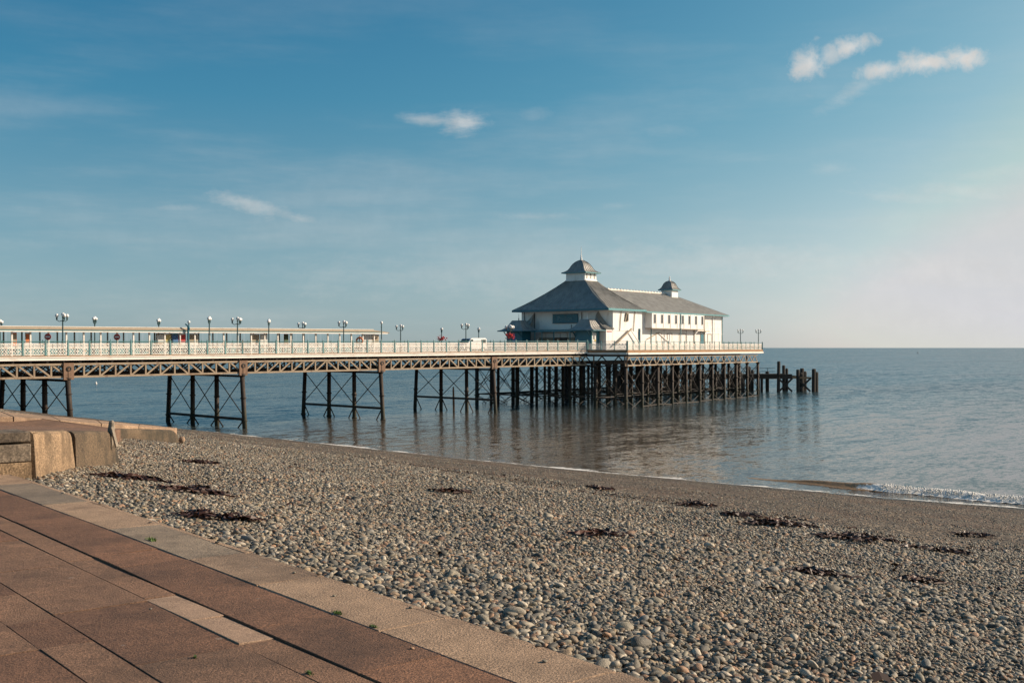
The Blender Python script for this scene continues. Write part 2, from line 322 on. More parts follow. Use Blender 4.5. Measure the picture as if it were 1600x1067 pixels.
# ------------------------------------------------------------------ mesh helpers
class MB:
    def __init__(s): s.v = []; s.f = []; s.at = None
    def quad(s, *pts):
        i = len(s.v); s.v += [tuple(p) for p in pts]; s.f.append(tuple(range(i, i + len(pts)))); return s
    def hexa(s, p):   # 8 points: bottom ring 0-3, top ring 4-7
        i = len(s.v); s.v += [tuple(q) for q in p]
        for f in ((3, 2, 1, 0), (4, 5, 6, 7), (0, 1, 5, 4), (1, 2, 6, 5), (2, 3, 7, 6), (3, 0, 4, 7)): s.f.append(tuple(i + k for k in f))
        return s
    def box(s, x0, x1, y0, y1, z0, z1):
        return s.hexa([(x0, y0, z0), (x1, y0, z0), (x1, y1, z0), (x0, y1, z0), (x0, y0, z1), (x1, y0, z1), (x1, y1, z1), (x0, y1, z1)])
    def beam(s, p, q, wd, ht, up=(0, 0, 1)):
        p, q = Vector(p), Vector(q); d = (q - p).normalized(); up = Vector(up)
        if abs(d.dot(up)) > .98: up = Vector((1, 0, 0))
        sd_ = d.cross(up).normalized() * (wd / 2); u2 = sd_.normalized().cross(d).normalized() * (ht / 2)
        return s.hexa([p - sd_ - u2, p + sd_ - u2, q + sd_ - u2, q - sd_ - u2, p - sd_ + u2, p + sd_ + u2, q + sd_ + u2, q - sd_ + u2])
    def tube(s, p, q, r0, r1=None, n=8, cap=True):
        r1 = r0 if r1 is None else r1
        p, q = Vector(p), Vector(q); d = (q - p).normalized()
        a = d.orthogonal().normalized(); b = d.cross(a); i = len(s.v)
        for c, r in ((p, r0), (q, r1)):
            for k in range(n):
                t_ = 2 * math.pi * k / n; s.v.append(tuple(c + a * (r * math.cos(t_)) + b * (r * math.sin(t_))))
        for k in range(n): s.f.append((i + k, i + (k + 1) % n, i + n + (k + 1) % n, i + n + k))
        if cap: s.f.append(tuple(i + k for k in reversed(range(n)))); s.f.append(tuple(i + n + k for k in range(n)))
        return s
    def lathe(s, prof, c=(0, 0, 0), n=10, ang0=0.0, sx=1, sy=1):   # prof: (r, z)
        i = len(s.v)
        for r, z in prof:
            for k in range(n):
                t_ = ang0 + 2 * math.pi * k / n; s.v.append((c[0] + sx * r * math.cos(t_), c[1] + sy * r * math.sin(t_), c[2] + z))
        for j in range(len(prof) - 1):
            for k in range(n): s.f.append((i + j * n + k, i + j * n + (k + 1) % n, i + (j + 1) * n + (k + 1) % n, i + (j + 1) * n + k))
        s.f.append(tuple(i + k for k in reversed(range(n)))); s.f.append(tuple(i + (len(prof) - 1) * n + k for k in range(n)))
        return s
    def sphere(s, c, r, n=10, m=6, sz=1.0):
        return s.lathe([(max(r * math.sin(math.pi * j / m), r * .02), -r * sz * math.cos(math.pi * j / m)) for j in range(m + 1)], c, n)
    def prism(s, poly, z0, z1):
        n = len(poly); i = len(s.v)
        s.v += [(p[0], p[1], z0 if len(p) < 3 else p[2]) for p in poly] + [(p[0], p[1], z1) for p in poly]
        s.f.append(tuple(i + k for k in reversed(range(n)))); s.f.append(tuple(i + n + k for k in range(n)))
        for k in range(n): s.f.append((i + k, i + (k + 1) % n, i + n + (k + 1) % n, i + n + k))
        return s
    def mesh(s, name, m, smooth=False):
        me = bpy.data.meshes.new(name); me.from_pydata(s.v, [], s.f); me.materials.append(M[m]); me.update()
        if smooth: me.polygons.foreach_set('use_smooth', [True] * len(me.polygons))
        if s.at is not None:
            a = me.attributes.new('edge', 'FLOAT', 'POINT'); a.data.foreach_set('value', s.at)
        return me
    def build(s, name, m, parent=None, smooth=False):
        return link(name, s.mesh(name, m, smooth), parent)
def link(name, me, parent=None, loc=None, rot=None, scale=None):
    o = bpy.data.objects.new(name, me); COL.objects.link(o); o.parent = parent
    if loc is not None: o.location = loc
    if rot is not None: o.rotation_euler = rot
    if scale is not None: o.scale = scale
    return o
def tag(o, label, cat, group=None):
    o['label'] = label; o['category'] = cat
    if group: o['group'] = group
    return o
def kind(o, k): o['kind'] = k; return o
def thing(name, label, cat, loc, rot=(0, 0, 0), group=None):
    o = bpy.data.objects.new(name, None); COL.objects.link(o); o.location = loc; o.rotation_euler = rot; o.empty_display_size = .3
    return tag(o, label, cat, group)
def bevel_mesh(me, w, seg=1):
    bm = bmesh.new(); bm.from_mesh(me); bmesh.ops.remove_doubles(bm, verts=bm.verts, dist=1e-5)
    bmesh.ops.bevel(bm, geom=list(bm.edges), offset=w, segments=seg, affect='EDGES', profile=.5); bm.to_mesh(me); bm.free(); return me
def at(px, py, z): Z = F * (EYE - z) / (py - HOR); return Vector(((px - 800) * Z / F, Z, z))       # a point of the plane at height z
def atY(px, py, Y): return Vector(((px - 800) * Y / F, Y, EYE - (py - HOR) * Y / F))

# ------------------------------------------------------------------ promenade frame: a along the edge (away), d towards the sea
AL = math.radians(38.68); ev = Vector((-math.sin(AL), math.cos(AL), 0)); pv = Vector((math.cos(AL), math.sin(AL), 0)); E0 = Vector((0, 6.4155, 0))
ZP = EYE - 1.65
def ad(a, d, z=0): return E0 + ev * a + pv * d + Vector((0, 0, z))
def to_ad(x, y): return x * ev.x + (y - E0.y) * ev.y, x * pv.x + (y - E0.y) * pv.y
# ------------------------------------------------------------------ beach
shore_px = [(1600, 795), (1500, 788), (1400, 780), (1300, 771), (1200, 762), (1100, 753), (1000, 744), (900, 735), (800, 725), (700, 715), (600, 704), (470, 690), (380, 681), (290, 672), (200, 664), (100, 655)]
sp = sorted(to_ad(*at(x, y, 0).xy) for x, y in shore_px)
SA = np.array([-60.] + [q[0] for q in sp] + [190.]); SD = np.array([sp[0][1] + 6] + [q[1] for q in sp] + [sp[-1][1] - 4])
def ds_of(a): return np.interp(a, SA, SD)
ZE = ZP - .10
def beach_z(a, d):
    a = np.asarray(a, float); d = np.asarray(d, float)
    ds = ds_of(a); t = d / ds
    z = ZE * (1 - t)
    z = z + .04 * np.clip(d / 1.5, 0, 1) * np.clip((20 - d) / 15, 0, 1)
    s = np.clip(d / 13, 0, 1); z = z + .05 * s * s * np.clip((16.5 - d) / 3, 0, 1)            # berm crest, then a short step down
    z = z + .045 * np.clip(d / 2.5, 0, 1) * np.clip((15 - d) / 2, 0, 1) * np.sin(d * 1.25 + .8 * np.sin(a * .16) + .3 * np.sin(a * .5))
    amp = np.clip(d / 4, 0, 1) * np.clip((ds - d) / 6, 0, 1)
    z = z + amp * (.05 * np.sin(a * .55 + d * .3) * np.sin(d * .8 - a * .17) + .035 * np.sin(a * 1.3 + 2) * np.sin(d * 1.1 + .5 * a))
    return z
def beach_hit(px, py):
    lo, hi = 2.0, 130.0
    for _ in range(50):
        m_ = (lo + hi) / 2; p = atY(px, py, m_); a, d = to_ad(p.x, p.y)
        if p.z > float(beach_z(a, d)): lo = m_
        else: hi = m_
    return atY(px, py, lo)
def edge_of(a): return np.interp(a, [-10, 4.5, 6, 9, 12, 15.6, 25, 29.5, 40, 60], [15, 14.4, 12.6, 12.9, 14.2, 13.4, 14.7, 13.6, 12.5, 12]) + .5 * np.sin(a * .9) + .3 * np.sin(a * 2.3)
def beach_at(x, y): a, d = to_ad(x, y); return float(beach_z(a, d))
av = np.concatenate([np.arange(-60, -6, 3), np.arange(-6, 60, .6), np.arange(60, 186, 2.5)]); dv = np.concatenate([np.arange(-.35, 30, .35), np.arange(30, 56, .5), np.arange(56, 130, 6)])
A_, D_ = np.meshgrid(av, dv, indexing='ij'); Zb = beach_z(A_, D_); Zb = np.maximum(Zb, -6)
P = np.stack([E0.x + ev.x * A_ + pv.x * D_, E0.y + ev.y * A_ + pv.y * D_, Zb], -1).reshape(-1, 3)
na, nd_ = len(av), len(dv)
ii, jj = np.meshgrid(np.arange(na - 1), np.arange(nd_ - 1), indexing='ij'); q0 = (ii * nd_ + jj).ravel()
faces = np.stack([q0, q0 + 1, q0 + nd_ + 1, q0 + nd_], -1)[:, ::-1]
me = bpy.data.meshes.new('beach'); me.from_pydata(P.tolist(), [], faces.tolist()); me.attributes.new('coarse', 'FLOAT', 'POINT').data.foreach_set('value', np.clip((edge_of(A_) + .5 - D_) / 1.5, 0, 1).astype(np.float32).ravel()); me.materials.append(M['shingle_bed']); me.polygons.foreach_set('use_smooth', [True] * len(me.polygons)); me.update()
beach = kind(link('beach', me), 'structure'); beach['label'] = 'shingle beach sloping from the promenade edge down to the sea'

# pebbles ------------------------------------------------------------
ramp_poly = [(-6.5, 14.95), (-7.33, 20.6), (-12.4, 33.5), (-14.2, 29.0), (-19, 22), (-14, 9)]
def inside(poly, x, y):
    r = np.zeros(x.shape, bool); n = len(poly); j = n - 1
    for i in range(n):
        xi, yi = poly[i]; xj, yj = poly[j]
        c = ((yi > y) != (yj > y)) & (x < (xj - xi) * (y - yi) / (yj - yi + 1e-12) + xi); r ^= c; j = i
    return r
def scatter(step, a0, a1, d0, d1, jit):
    ga = np.arange(a0, a1, step); gd = np.arange(d0, d1, step)
    a, d = np.meshgrid(ga, gd, indexing='ij'); a = a + (np.arange(a.shape[1]) % 2)[None, :] * step / 2
    a = a.ravel() + rng.uniform(-jit, jit, a.size) * step; d = d.ravel() + rng.uniform(-jit, jit, d.size) * step
    return a, d
def visible(a, d, mx=90):
    x = E0.x + ev.x * a + pv.x * d; y = E0.y + ev.y * a + pv.y * d; z = beach_z(a, d)
    px = 800 + F * x / np.maximum(y, .1); py = HOR + F * (EYE - z) / np.maximum(y, .1)
    return (y > 3.5) & (px > -mx) & (px < 1600 + 4.6 * mx) & (py < 1400) & ~inside(ramp_poly, x, y), x, y, z
layers = []
def lay(a, d, smin, smax, zoff, p=1.8, zj=.006):
    keep, x, y, z = visible(a, d)
    r = smin + (smax - smin) * rng.random(a.size) ** p
    keep &= d > .02 + r * 1.25
    a, d, x, y, z, r = a[keep], d[keep], x[keep], y[keep], z[keep], r[keep]
    layers.append((a, d, x, y, z + zoff + rng.uniform(-zj, zj, a.size), r))
def edge_keep(a, d, soft): return rng.random(a.size) < np.clip((edge_of(a) + soft * .4 - d) / soft, 0, 1)
def far_mask(a, d, lo, hi): yy = E0.y + ev.y * a + pv.y * d; return (yy >= lo) & (yy < hi)
a, d = scatter(.0315, -6, 24, .06, 17, .48); k_ = far_mask(a, d, 0, 17) & edge_keep(a, d, 1.5); lay(a[k_], d[k_], .012, .029, .0, 1.5)
a, d = scatter(.0370, -6, 62, .06, 17, .48); k_ = far_mask(a, d, 17, 90) & edge_keep(a, d, 1.5); lay(a[k_], d[k_], .014, .030, .0, 1.5)
a, d = scatter(.085, -6, 60, .08, 16, .5); k_ = edge_keep(a, d, 3) & (rng.random(a.size) < .7); lay(a[k_], d[k_], .019, .040, .012, 2.2)
a, d = scatter(.20, -6, 24, .08, 13, .5); k_ = far_mask(a, d, 0, 16) & (rng.random(a.size) < .55); lay(a[k_], d[k_], .026, .050, .014, 2.4)
a, d = scatter(.075, -6, 6, .07, .9, .5); k_ = rng.random(a.size) < .5; lay(a[k_], d[k_], .021, .038, .012, 1.6)   # bigger stones banked against the kerb
a, d = scatter(.55, -6, 10, .1, 7, .5); k_ = rng.random(a.size) < .5; lay(a[k_], d[k_], .045, .070, .010, 1.8)
a, d = scatter(.085, -8, 60, 12, 40, .5); k_ = rng.random(a.size) < .42 * np.exp(-np.maximum(d - 14, 0) / 16); lay(a[k_], d[k_], .013, .028, .002)
X, Y, Z, R = (np.concatenate([l[i] for l in layers]) for i in (2, 3, 4, 5))
DD = np.concatenate([l[1] for l in layers]); AA = np.concatenate([l[0] for l in layers])
# patches of smaller and larger stones
pat = np.sin(X * .9 + 1.3 * np.sin(Y * .5)) * np.sin(Y * .45 + .6 * X); R = R * (1 + .16 * pat) * (1 + .17 * np.sin(DD * 1.25 + 1.2 + .8 * np.sin(AA * .16)))
NPB = len(X)
ROT = np.stack([rng.normal(0, .34, NPB), rng.normal(0, .34, NPB), rng.uniform(0, 6.283, NPB)], -1)
SC = np.stack([R * rng.uniform(.85, 1.35, NPB), R * rng.uniform(.58, .95, NPB), R * rng.uniform(.34, .74, NPB)], -1)
IDX = rng.integers(0, 10, NPB)
protos = []
pc = bpy.data.collections.new('pebble_shapes')
for k in range(10):
    bm = bmesh.new(); bmesh.ops.create_icosphere(bm, subdivisions=2, radius=1)
    off = Vector((k * 7.3, k * 3.1, 0)); fl = random.uniform(2.2, 3.2); cuts = [(Vector((random.gauss(0, 1), random.gauss(0, 1), random.gauss(0, 1))).normalized(), random.uniform(.55, .85)) for _ in range(0 if k % 3 == 0 else 3 + k % 3)]
    for v in bm.verts:
        c = v.co.copy(); n_ = 1 + .24 * mnoise.noise(c * .9 + off) + .09 * mnoise.noise(c * 2.1 + off)
        q = Vector((math.copysign(abs(c.x) ** (2 / fl), c.x), math.copysign(abs(c.y) ** (2 / fl), c.y), c.z)) if k % 2 else c
        r_ = (q * .5 + c * .5) * n_
        for cn, cd in cuts:
            ex = r_.dot(cn) - cd
            if ex > 0: r_ -= cn * ex * .85
        v.co = r_
    mp = bpy.data.meshes.new('pebble'); bm.to_mesh(mp); bm.free(); mp.materials.append(M['pebble_stone']); mp.polygons.foreach_set('use_smooth', [True] * len(mp.polygons))
    po = bpy.data.objects.new('pebble_shape_%d' % k, mp); pc.objects.link(po); protos.append(mp)
# the 300 that show largest are objects of their own
pxs = 800 + F * X / Y; pys = HOR + F * (EYE - Z) / Y
vis = (pxs > 5) & (pxs < 1595) & (pys < 1062) & (Z > 4)
score = np.where(vis, R * F / Y, 0); big = np.argsort(-score)[:300]
for i in big:
    link('pebble', protos[IDX[i]], beach, (X[i], Y[i], Z[i]), ROT[i], SC[i])
for (a_, d_, r_) in ((-.3, -.06, .018), (.9, -.10, .014), (2.2, -.04, .021), (2.35, -.16, .012), (3.9, -.07, .019), (5.3, -.12, .016), (1.5, -.31, .012), (-.55, -.22, .015), (.1, -.62, .011), (6.9, -.05, .02), (8.0, -.10, .018), (1.9, -1.4, .010)):
    q = ad(a_, d_, ZP + r_ * .4); link('pebble', protos[int(a_ * 7) % 10], beach, q, (.2, .1, a_ * 9), (r_ * 1.2, r_, r_ * .6))      # strays kicked onto the kerb
rest = np.ones(NPB, bool); rest[big] = False; ri = np.nonzero(rest)[0]
me = bpy.data.meshes.new('shingle'); me.vertices.add(len(ri)); me.vertices.foreach_set('co', np.stack([X, Y, Z], -1)[ri].astype(np.float32).ravel())
for nm, arr in (('prot', ROT), ('pscl', SC)):
    me.attributes.new(nm, 'FLOAT_VECTOR', 'POINT').data.foreach_set('vector', arr[ri].astype(np.float32).ravel())
me.attributes.new('pidx', 'INT', 'POINT').data.foreach_set('value', IDX[ri].astype(np.int32))
me.materials.append(M['pebble_stone'])
shingle = kind(link('shingle', me, beach), 'stuff')
ng = bpy.data.node_groups.new('scatter_pebbles', 'GeometryNodeTree')
ng.interface.new_socket('Geometry', in_out='INPUT', socket_type='NodeSocketGeometry'); ng.interface.new_socket('Geometry', in_out='OUTPUT', socket_type='NodeSocketGeometry')
gi, go = ng.nodes.new('NodeGroupInput'), ng.nodes.new('NodeGroupOutput')
iop = ng.nodes.new('GeometryNodeInstanceOnPoints'); ci = ng.nodes.new('GeometryNodeCollectionInfo'); ci.inputs[0].default_value = pc; ci.inputs['Separate Children'].default_value = True; ci.inputs['Reset Children'].default_value = True
def na_(name, dt): n_ = ng.nodes.new('GeometryNodeInputNamedAttribute'); n_.data_type = dt; n_.inputs['Name'].default_value = name; return n_.outputs[0]
e2r = ng.nodes.new('FunctionNodeEulerToRotation'); L = ng.links.new
L(gi.outputs[0], iop.inputs['Points']); L(ci.outputs[0], iop.inputs['Instance']); iop.inputs['Pick Instance'].default_value = True
L(na_('pidx', 'INT'), iop.inputs['Instance Index']); L(na_('prot', 'FLOAT_VECTOR'), e2r.inputs[0]); L(e2r.outputs[0], iop.inputs['Rotation']); L(na_('pscl', 'FLOAT_VECTOR'), iop.inputs['Scale']); L(iop.outputs[0], go.inputs[0])
md = shingle.modifiers.new('scatter', 'NODES'); md.node_group = ng
print('pebbles', NPB)

# ------------------------------------------------------------------ sea
mb = MB(); R0 = 24000.0
xs = [-R0, -3000, -400, -80, 80, 400, 3000, R0]; ys = [30, 70, 150, 400, 1500, 6000, R0]
for x in xs:
    for y in ys: mb.v.append((x, y, 0))
for i in range(len(xs) - 1):
    for j in range(len(ys) - 1): k = i * len(ys) + j; mb.f.append((k, k + len(ys), k + len(ys) + 1, k + 1))
sea = kind(mb.build('sea', 'sea_water'), 'structure'); sea['label'] = 'calm grey blue sea reaching to the horizon'

# foam along the waterline
def ribbon(name, a0, a1, step, prof, m, label=None):
    aa = np.arange(a0, a1, step); mb = MB(); mb.at = []
    n_ = None
    for a in aa:
        pts = prof(a); n_ = len(pts)
        for (d, z, e_) in pts: q = ad(a, d, z); mb.v.append(tuple(q)); mb.at.append(e_)
    for i in range(len(aa) - 1):
        for j in range(n_ - 1): k = i * n_ + j; mb.f.append((k, k + n_, k + n_ + 1, k + 1))
    o = kind(mb.build(name, m, None, True), 'stuff'); o['label'] = label; return o
def lip(a):
    ds = float(ds_of(a)); wob = .35 * math.sin(a * .33) + .22 * math.sin(a * .9 + 1) + .12 * math.sin(a * 2.3)
    c = ds - .15 + wob * .5
    out = []
    for k in range(9):
        d = c - .45 + k * .36; t = k / 8
        z = max(float(beach_z(a, d)), 0) + .014 + .02 * math.exp(-((k - 1) / 1.0) ** 2)
        e_ = [.0, .50, .46, .24, .06, .0, .06, -.05, -.4][k]; out.append((d, z, e_))
    return out
ribbon('waterline_foam', 2, 118, .3, lip, 'foam', 'thin white foam lapping along the edge of the shingle')
def wave2(a):   # second, thinner line a little out
    ds = float(ds_of(a)); c = ds + 2.4 + .5 * math.sin(a * .21 + 2) + .2 * math.sin(a * .8)
    g = .5 + .5 * math.sin(a * .19 + 1.2)
    return [(c - .5 + k * .25, .012 + .05 * math.exp(-((k - 2) / 1.2) ** 2), [-.4, .1, .32, .1, -.4][k] * (.3 + .7 * g) - .16) for k in range(5)]
ribbon('outer_foam', 44, 112, .3, wave2, 'foam', 'broken streaks of foam just off the waterline')
# the small breaker on the right
wl = [at(1170, 746, 0), at(1190, 748, 0), at(1250, 753, 0), at(1330, 760, 0), at(1420, 768, 0), at(1520, 777, 0), at(1600, 784, 0), at(1700, 793, 0), at(1900, 811, 0)]
wad = [to_ad(*q.xy) for q in wl][::-1]
WA = np.array([q[0] for q in wad]); WD = np.array([q[1] for q in wad])
aend = WA[-1]
def breaker(a):
    d0 = float(np.interp(a, WA, WD)) + .12 * math.sin(a * 1.1)
    g = max(0, min(1, (aend - a) / 7)); g = g * g * (3 - 2 * g)
    h = .25 * g * (1 + .12 * math.sin(a * 1.7) + .08 * mnoise.noise(Vector((a * 1.3, 0, 0))))
    br = max(-.5, min(.55, (aend - 6.0 - a) / 5))         # broken towards the right
    prof = [(-1.0, .0, -.35), (-.72, .10, .05), (-.52, .34, .12), (-.38, .66, .10), (-.24, .90, .04), (-.05, 1.0, .0), (.2, .86, -.12), (.42, .58, -.42), (.65, .30, -.7), (.9, .1, -.7), (1.15, -.03, -.7)]; wsc = .2 + .8 * g
    out = []
    for k, (d, z, e_) in enumerate(prof):
        n_ = mnoise.noise(Vector((a * 2.6, k * .9, 3))) * .10 * (1 if k < 6 else .2) * max(0, br + .3)
        out.append((d0 + d * wsc + n_ * .8, .004 + h * (z + n_ * 1.5), e_ + br if k < 8 else e_ + min(br, 0)))
    return out
ribbon('breaking_wave', float(WA[0]), float(aend), .12, breaker, 'breaker_water', 'low brown wave breaking white on the right shore')
mb = MB()
for k in range(1500):
    a = random.uniform(float(WA[0]), float(aend) - 7.5); d0 = float(np.interp(a, WA, WD)) + random.gauss(-.5, .16); r = random.uniform(.015, .055)
    q = ad(a, d0, random.uniform(.02, .33)); i = len(mb.v)
    for v in ((r, 0, 0), (-r, 0, 0), (0, r, 0), (0, -r, 0), (0, 0, r), (0, 0, -r)): mb.v.append((q.x + v[0], q.y + v[1], q.z + v[2]))
    for f in ((0, 2, 4), (2, 1, 4), (1, 3, 4), (3, 0, 4), (2, 0, 5), (1, 2, 5), (3, 1, 5), (0, 3, 5)): mb.f.append(tuple(i + k_ for k_ in f))
sp_ = kind(mb.build('wave_spray', 'poster_white', None, True), 'stuff'); sp_['label'] = 'white foam flecks thrown up by the breaking wave'

# ------------------------------------------------------------------ promenade
mb = MB(); mb.quad(ad(-60, 0, ZP - .021), ad(190, 0, ZP - .021), ad(190, -120, ZP - .021), ad(-60, -120, ZP - .021)).quad(ad(190, 0, ZP - .021), ad(-60, 0, ZP - .021), ad(-60, 0, 1), ad(190, 0, 1))
prom = kind(mb.build('promenade', 'joint_dark'), 'structure'); prom['label'] = 'red brown paved promenade along the top of the beach'
def slab(a0, a1, d0, d1, ztop, m, name='paving_slab', th=.06, tilt=None, gap=.0014, bv=.0028):
    tl = tilt or (random.gauss(0, .004), random.gauss(0, .004)); ca, cd = (a0 + a1) / 2, (d0 + d1) / 2
    pts = []
    for zt in (-th, 0):
        for (a, d) in ((a0 + .0028, d0 + gap), (a0 + .0028, d1 - gap), (a1 - .0028, d1 - gap), (a1 - .0028, d0 + gap)):
            pts.append(ad(a + random.gauss(0, .003) * 0, d, ztop + zt + (a - ca) / max(.4, a1 - a0) * tl[0] + (d - cd) / max(.3, d1 - d0) * tl[1]))
    me = MB().hexa(pts).mesh(name, m); bevel_mesh(me, bv, 1); return link(name, me, prom)
cop = [-6, -4.1, -2.4, -.9, .55, 2.15, 3.35, 5.17, 7.2, 9.3, 10.35]
for i in range(len(cop) - 1):
    m = ['coping_pale', 'coping_grey'][(i + 1) % 2]
    if cop[i] < 2: m = 'coping_pale'
    slab(cop[i], cop[i + 1], -.56, -.075, ZP, m, 'coping_stone', .10, bv=.010)
    slab(cop[i] + .02, cop[i + 1] + .02, -.075, .0, ZP - .010, 'coping_pale', 'coping_nosing', .30, bv=.012, gap=.002)
def row(d0, d1, cuts, z, mats, **kw):
    if d0 < -1.3: kw = dict(gap=.0004, bv=.0022, **kw)
    for i in range(len(cuts) - 1):
        slab(cuts[i], cuts[i + 1], d0 - .06, d1 - .06, z + random.gauss(0, .0015), mats[i % len(mats)] if isinstance(mats, list) else mats(cuts[i]), **kw)
row(-1.02, -.505, [-6, -4.2, -2.6, -1.2, -.1, 1.06, 2.32, 3.37, 3.95, 6.19, 8.2, 10.3, 12.5], ZP - .002, ['slab_red'])
row(-1.245, -1.025, [-6, -4.5, -2.9, -1.3, -.35, .82, 1.5, 2.26, 3.06, 3.9, 6.2, 8.4, 10.6, 13], ZP - .012, lambda a: 'slab_pale' if .8 < a < 1.6 else 'slab_brown')
row(-1.845, -1.246, [-6, -4.2, -2.4, -.75, .78, 2.2, 3.8, 5.2, 7.3, 9.4, 11.5, 13.5], ZP - .014, ['slab_brown', 'slab_red', 'slab_brown'])
row(-2.14, -1.85, [-6, -3.8, -1.7, .1, 1.43, 2.12, 2.97, 4.6, 6.6, 8.8, 11, 13.6], ZP - .015, ['slab_red', 'slab_brown'])
row(-2.75, -2.145, [-6, -3.4, -1.2, .6, 1.43, 3.0, 4.7, 6.5, 8.8, 11.5, 14], ZP - .014, ['slab_brown', 'slab_red'])
row(-3.35, -2.755, [-4, -1.6, .2, 2.1, 3.7, 5.6, 7.7, 10, 12.4, 14.6], ZP - .016, ['slab_red', 'slab_brown'])
row(-3.95, -3.355, [-4, -1, 1.2, 2.9, 4.9, 6.8, 9, 11.4, 14, 16], ZP - .015, ['slab_brown', 'slab_red'])
for k in range(6): row(-4.55 - .6 * k, -3.955 - .6 * k, [2 + k * .6 + 1.9 * i + .4 * (k % 2) for i in range(8)], ZP - .015, ['slab_red', 'slab_brown'])
# weeds in the joints
def tuft(px, py, sz, label):
    c = at(px, py, ZP - .01); mb = MB()
    for k in range(12): an = k * math.pi / 6; mb.v.append(tuple(c + ev * (sz * .7 * math.cos(an)) + pv * (sz * .2 * math.sin(an)) + Vector((0, 0, .014))))
    mb.f.append(tuple(range(12)))
    for k in range(150):
        an = random.uniform(0, 6.28); rr = sz * min(.8, abs(random.gauss(0, .38))); b = c + ev * (rr * math.cos(an) * 1.5) + pv * (rr * math.sin(an) * .45)
        l = sz * random.uniform(.2, .55); dr = Vector((random.gauss(0, .5), random.gauss(0, .5), 1)).normalized() * l; wv = Vector((random.gauss(0, 1), random.gauss(0, 1), 0)).normalized() * l * .16
        mb.quad(b - wv, b + wv, b + dr * .6 + wv * .8, b + dr)
    tag(mb.build('weed_tuft', 'weed_green'), label, 'weed', 'weeds in the promenade joints')
tuft(237, 846, .085, 'small green weed tuft in the kerb joint farthest from the camera')
tuft(527, 960, .060, 'larger green weed tuft in the kerb joint right of the pale slabs')
tuft(584, 981, .048, 'green weed tuft in the kerb joint nearest the camera, rightmost')
tuft(483, 1052, .030, 'tiny weed in a slab joint near the bottom edge of the picture')
tuft(305, 1027, .022, 'tiny weed speck in the slab joint below the pale slabs')

# ------------------------------------------------------------------ concrete ramp at the left
Q0 = Vector((-6.45, 14.95, 0)); Q1 = Vector((-6.95, 17.7, 0)); Q2 = Vector((-7.28, 20.6, 0))
S0 = beach_hit(168, 689); S1 = beach_hit(281, 694); zS0 = atY(185, 669, S0.y).z; zS1 = atY(276, 671.5, S1.y).z; Q3 = Vector((S1.x, S1.y, 0))
ramp = thing('concrete_ramp', 'weathered concrete ramp and retaining wall running down onto the shingle', 'ramp', (Q0.x, Q0.y, ZP))
ofs = Vector((Q0.x, Q0.y, ZP))
def wall_piece(name, p, q, zt0, zt1, zb, th, m, round_=.10, bulge=.0, end_slope=0.0):
    """wall length p->q (its seaward face), rounded top arris, uneven face"""
    p, q = Vector(p), Vector(q); d = (q - p).normalized(); nrm = Vector((d.y, -d.x, 0)); n_ = 18
    mb = MB(); prof = [(.0, -1), (.0, -.5), (.0, -.12), (-.015, -.05), (-.05, -.012), (-.12, 0), (-th, 0), (-th, -1)]
    for i in range(n_ + 1):
        t = i / n_; c = p.lerp(q, t); zt = zt0 + (zt1 - zt0) * t; rd = max(0, (t - .88) / .12)
        for k, (o_, hz) in enumerate(prof):
            H = zt - zb
            z = zb if hz == -1 else zt + hz * (H if hz == -.5 else 1.0) - (end_slope * rd ** 2 if hz > -.3 else 0)
            nn = mnoise.noise(Vector((c.x * 2.1, c.y * 2.1, k * .7 + z * 2))) * .018 + mnoise.noise(Vector((c.x * 7, c.y * 7, z * 7))) * .008
            mb.v.append(tuple(c + nrm * (o_ + nn + bulge * (1 if hz == -.5 else 0) - .05 * rd * (hz > -.2)) + Vector((0, 0, z + nn * .5)) - ofs))
    K = len(prof)
    for i in range(n_):
        for k in range(K - 1): a = i * K + k; mb.f.append((a, a + K, a + K + 1, a + 1))
    mb.f.append(tuple(range(K))); mb.f.append(tuple(n_ * K + k for k in reversed(range(K))))
    return mb.build(name, m, ramp, False)
wall_piece('wall_block', Q0 + Vector((.02, 0, 0)), Q1 - Vector((0, .02, 0)), 5.88, 5.69, 4.4, .5, 'wall_concrete', bulge=.03)
o = wall_piece('wall_block', Q1 + Vector((.0, .0, 0)), Q2, 5.68, 5.46, 4.2, .5, 'wall_stained', bulge=.035, end_slope=.22); o['label'] = 'dark stained block of the ramp wall'
o = wall_piece('wall_block', Vector((S0.x, S0.y, 0)), Vector((S1.x, S1.y, 0)), zS0, zS1, 3.0, .55, 'wall_stained', bulge=.04, end_slope=.12); o['label'] = 'separate low slab of wall nearest the sea'
# front courses, running back across the promenade
def course(t0, t1, z0, z1, out, m, name):
    a, b = Q0 - pv * t0, Q0 - pv * t1; nn = -ev; pts = []
    for z in (z0, z1):
        for c, o_ in ((a, out), (a, -.6), (b, -.6), (b, out)): pts.append(c + nn * o_ + Vector((0, 0, z)) - ofs)
    me = MB().hexa(pts[:4] + pts[4:]).mesh(name, m); bevel_mesh(me, .012, 2); return link(name, me, ramp)
for k, (t0, t1) in enumerate(((.03, 1.9), (1.91, 3.6), (3.61, 5.5), (5.51, 7.6))):
    course(t0, t1, ZP - .1, ZP + .125, .115, 'wall_concrete', 'course_block')
    course(t0, t1, ZP + .135, ZP + .365, .095, 'wall_grey', 'course_block')
    course(t0, t1, ZP + .395, ZP + .525, .06, 'weathered_edge', 'edge_slab')
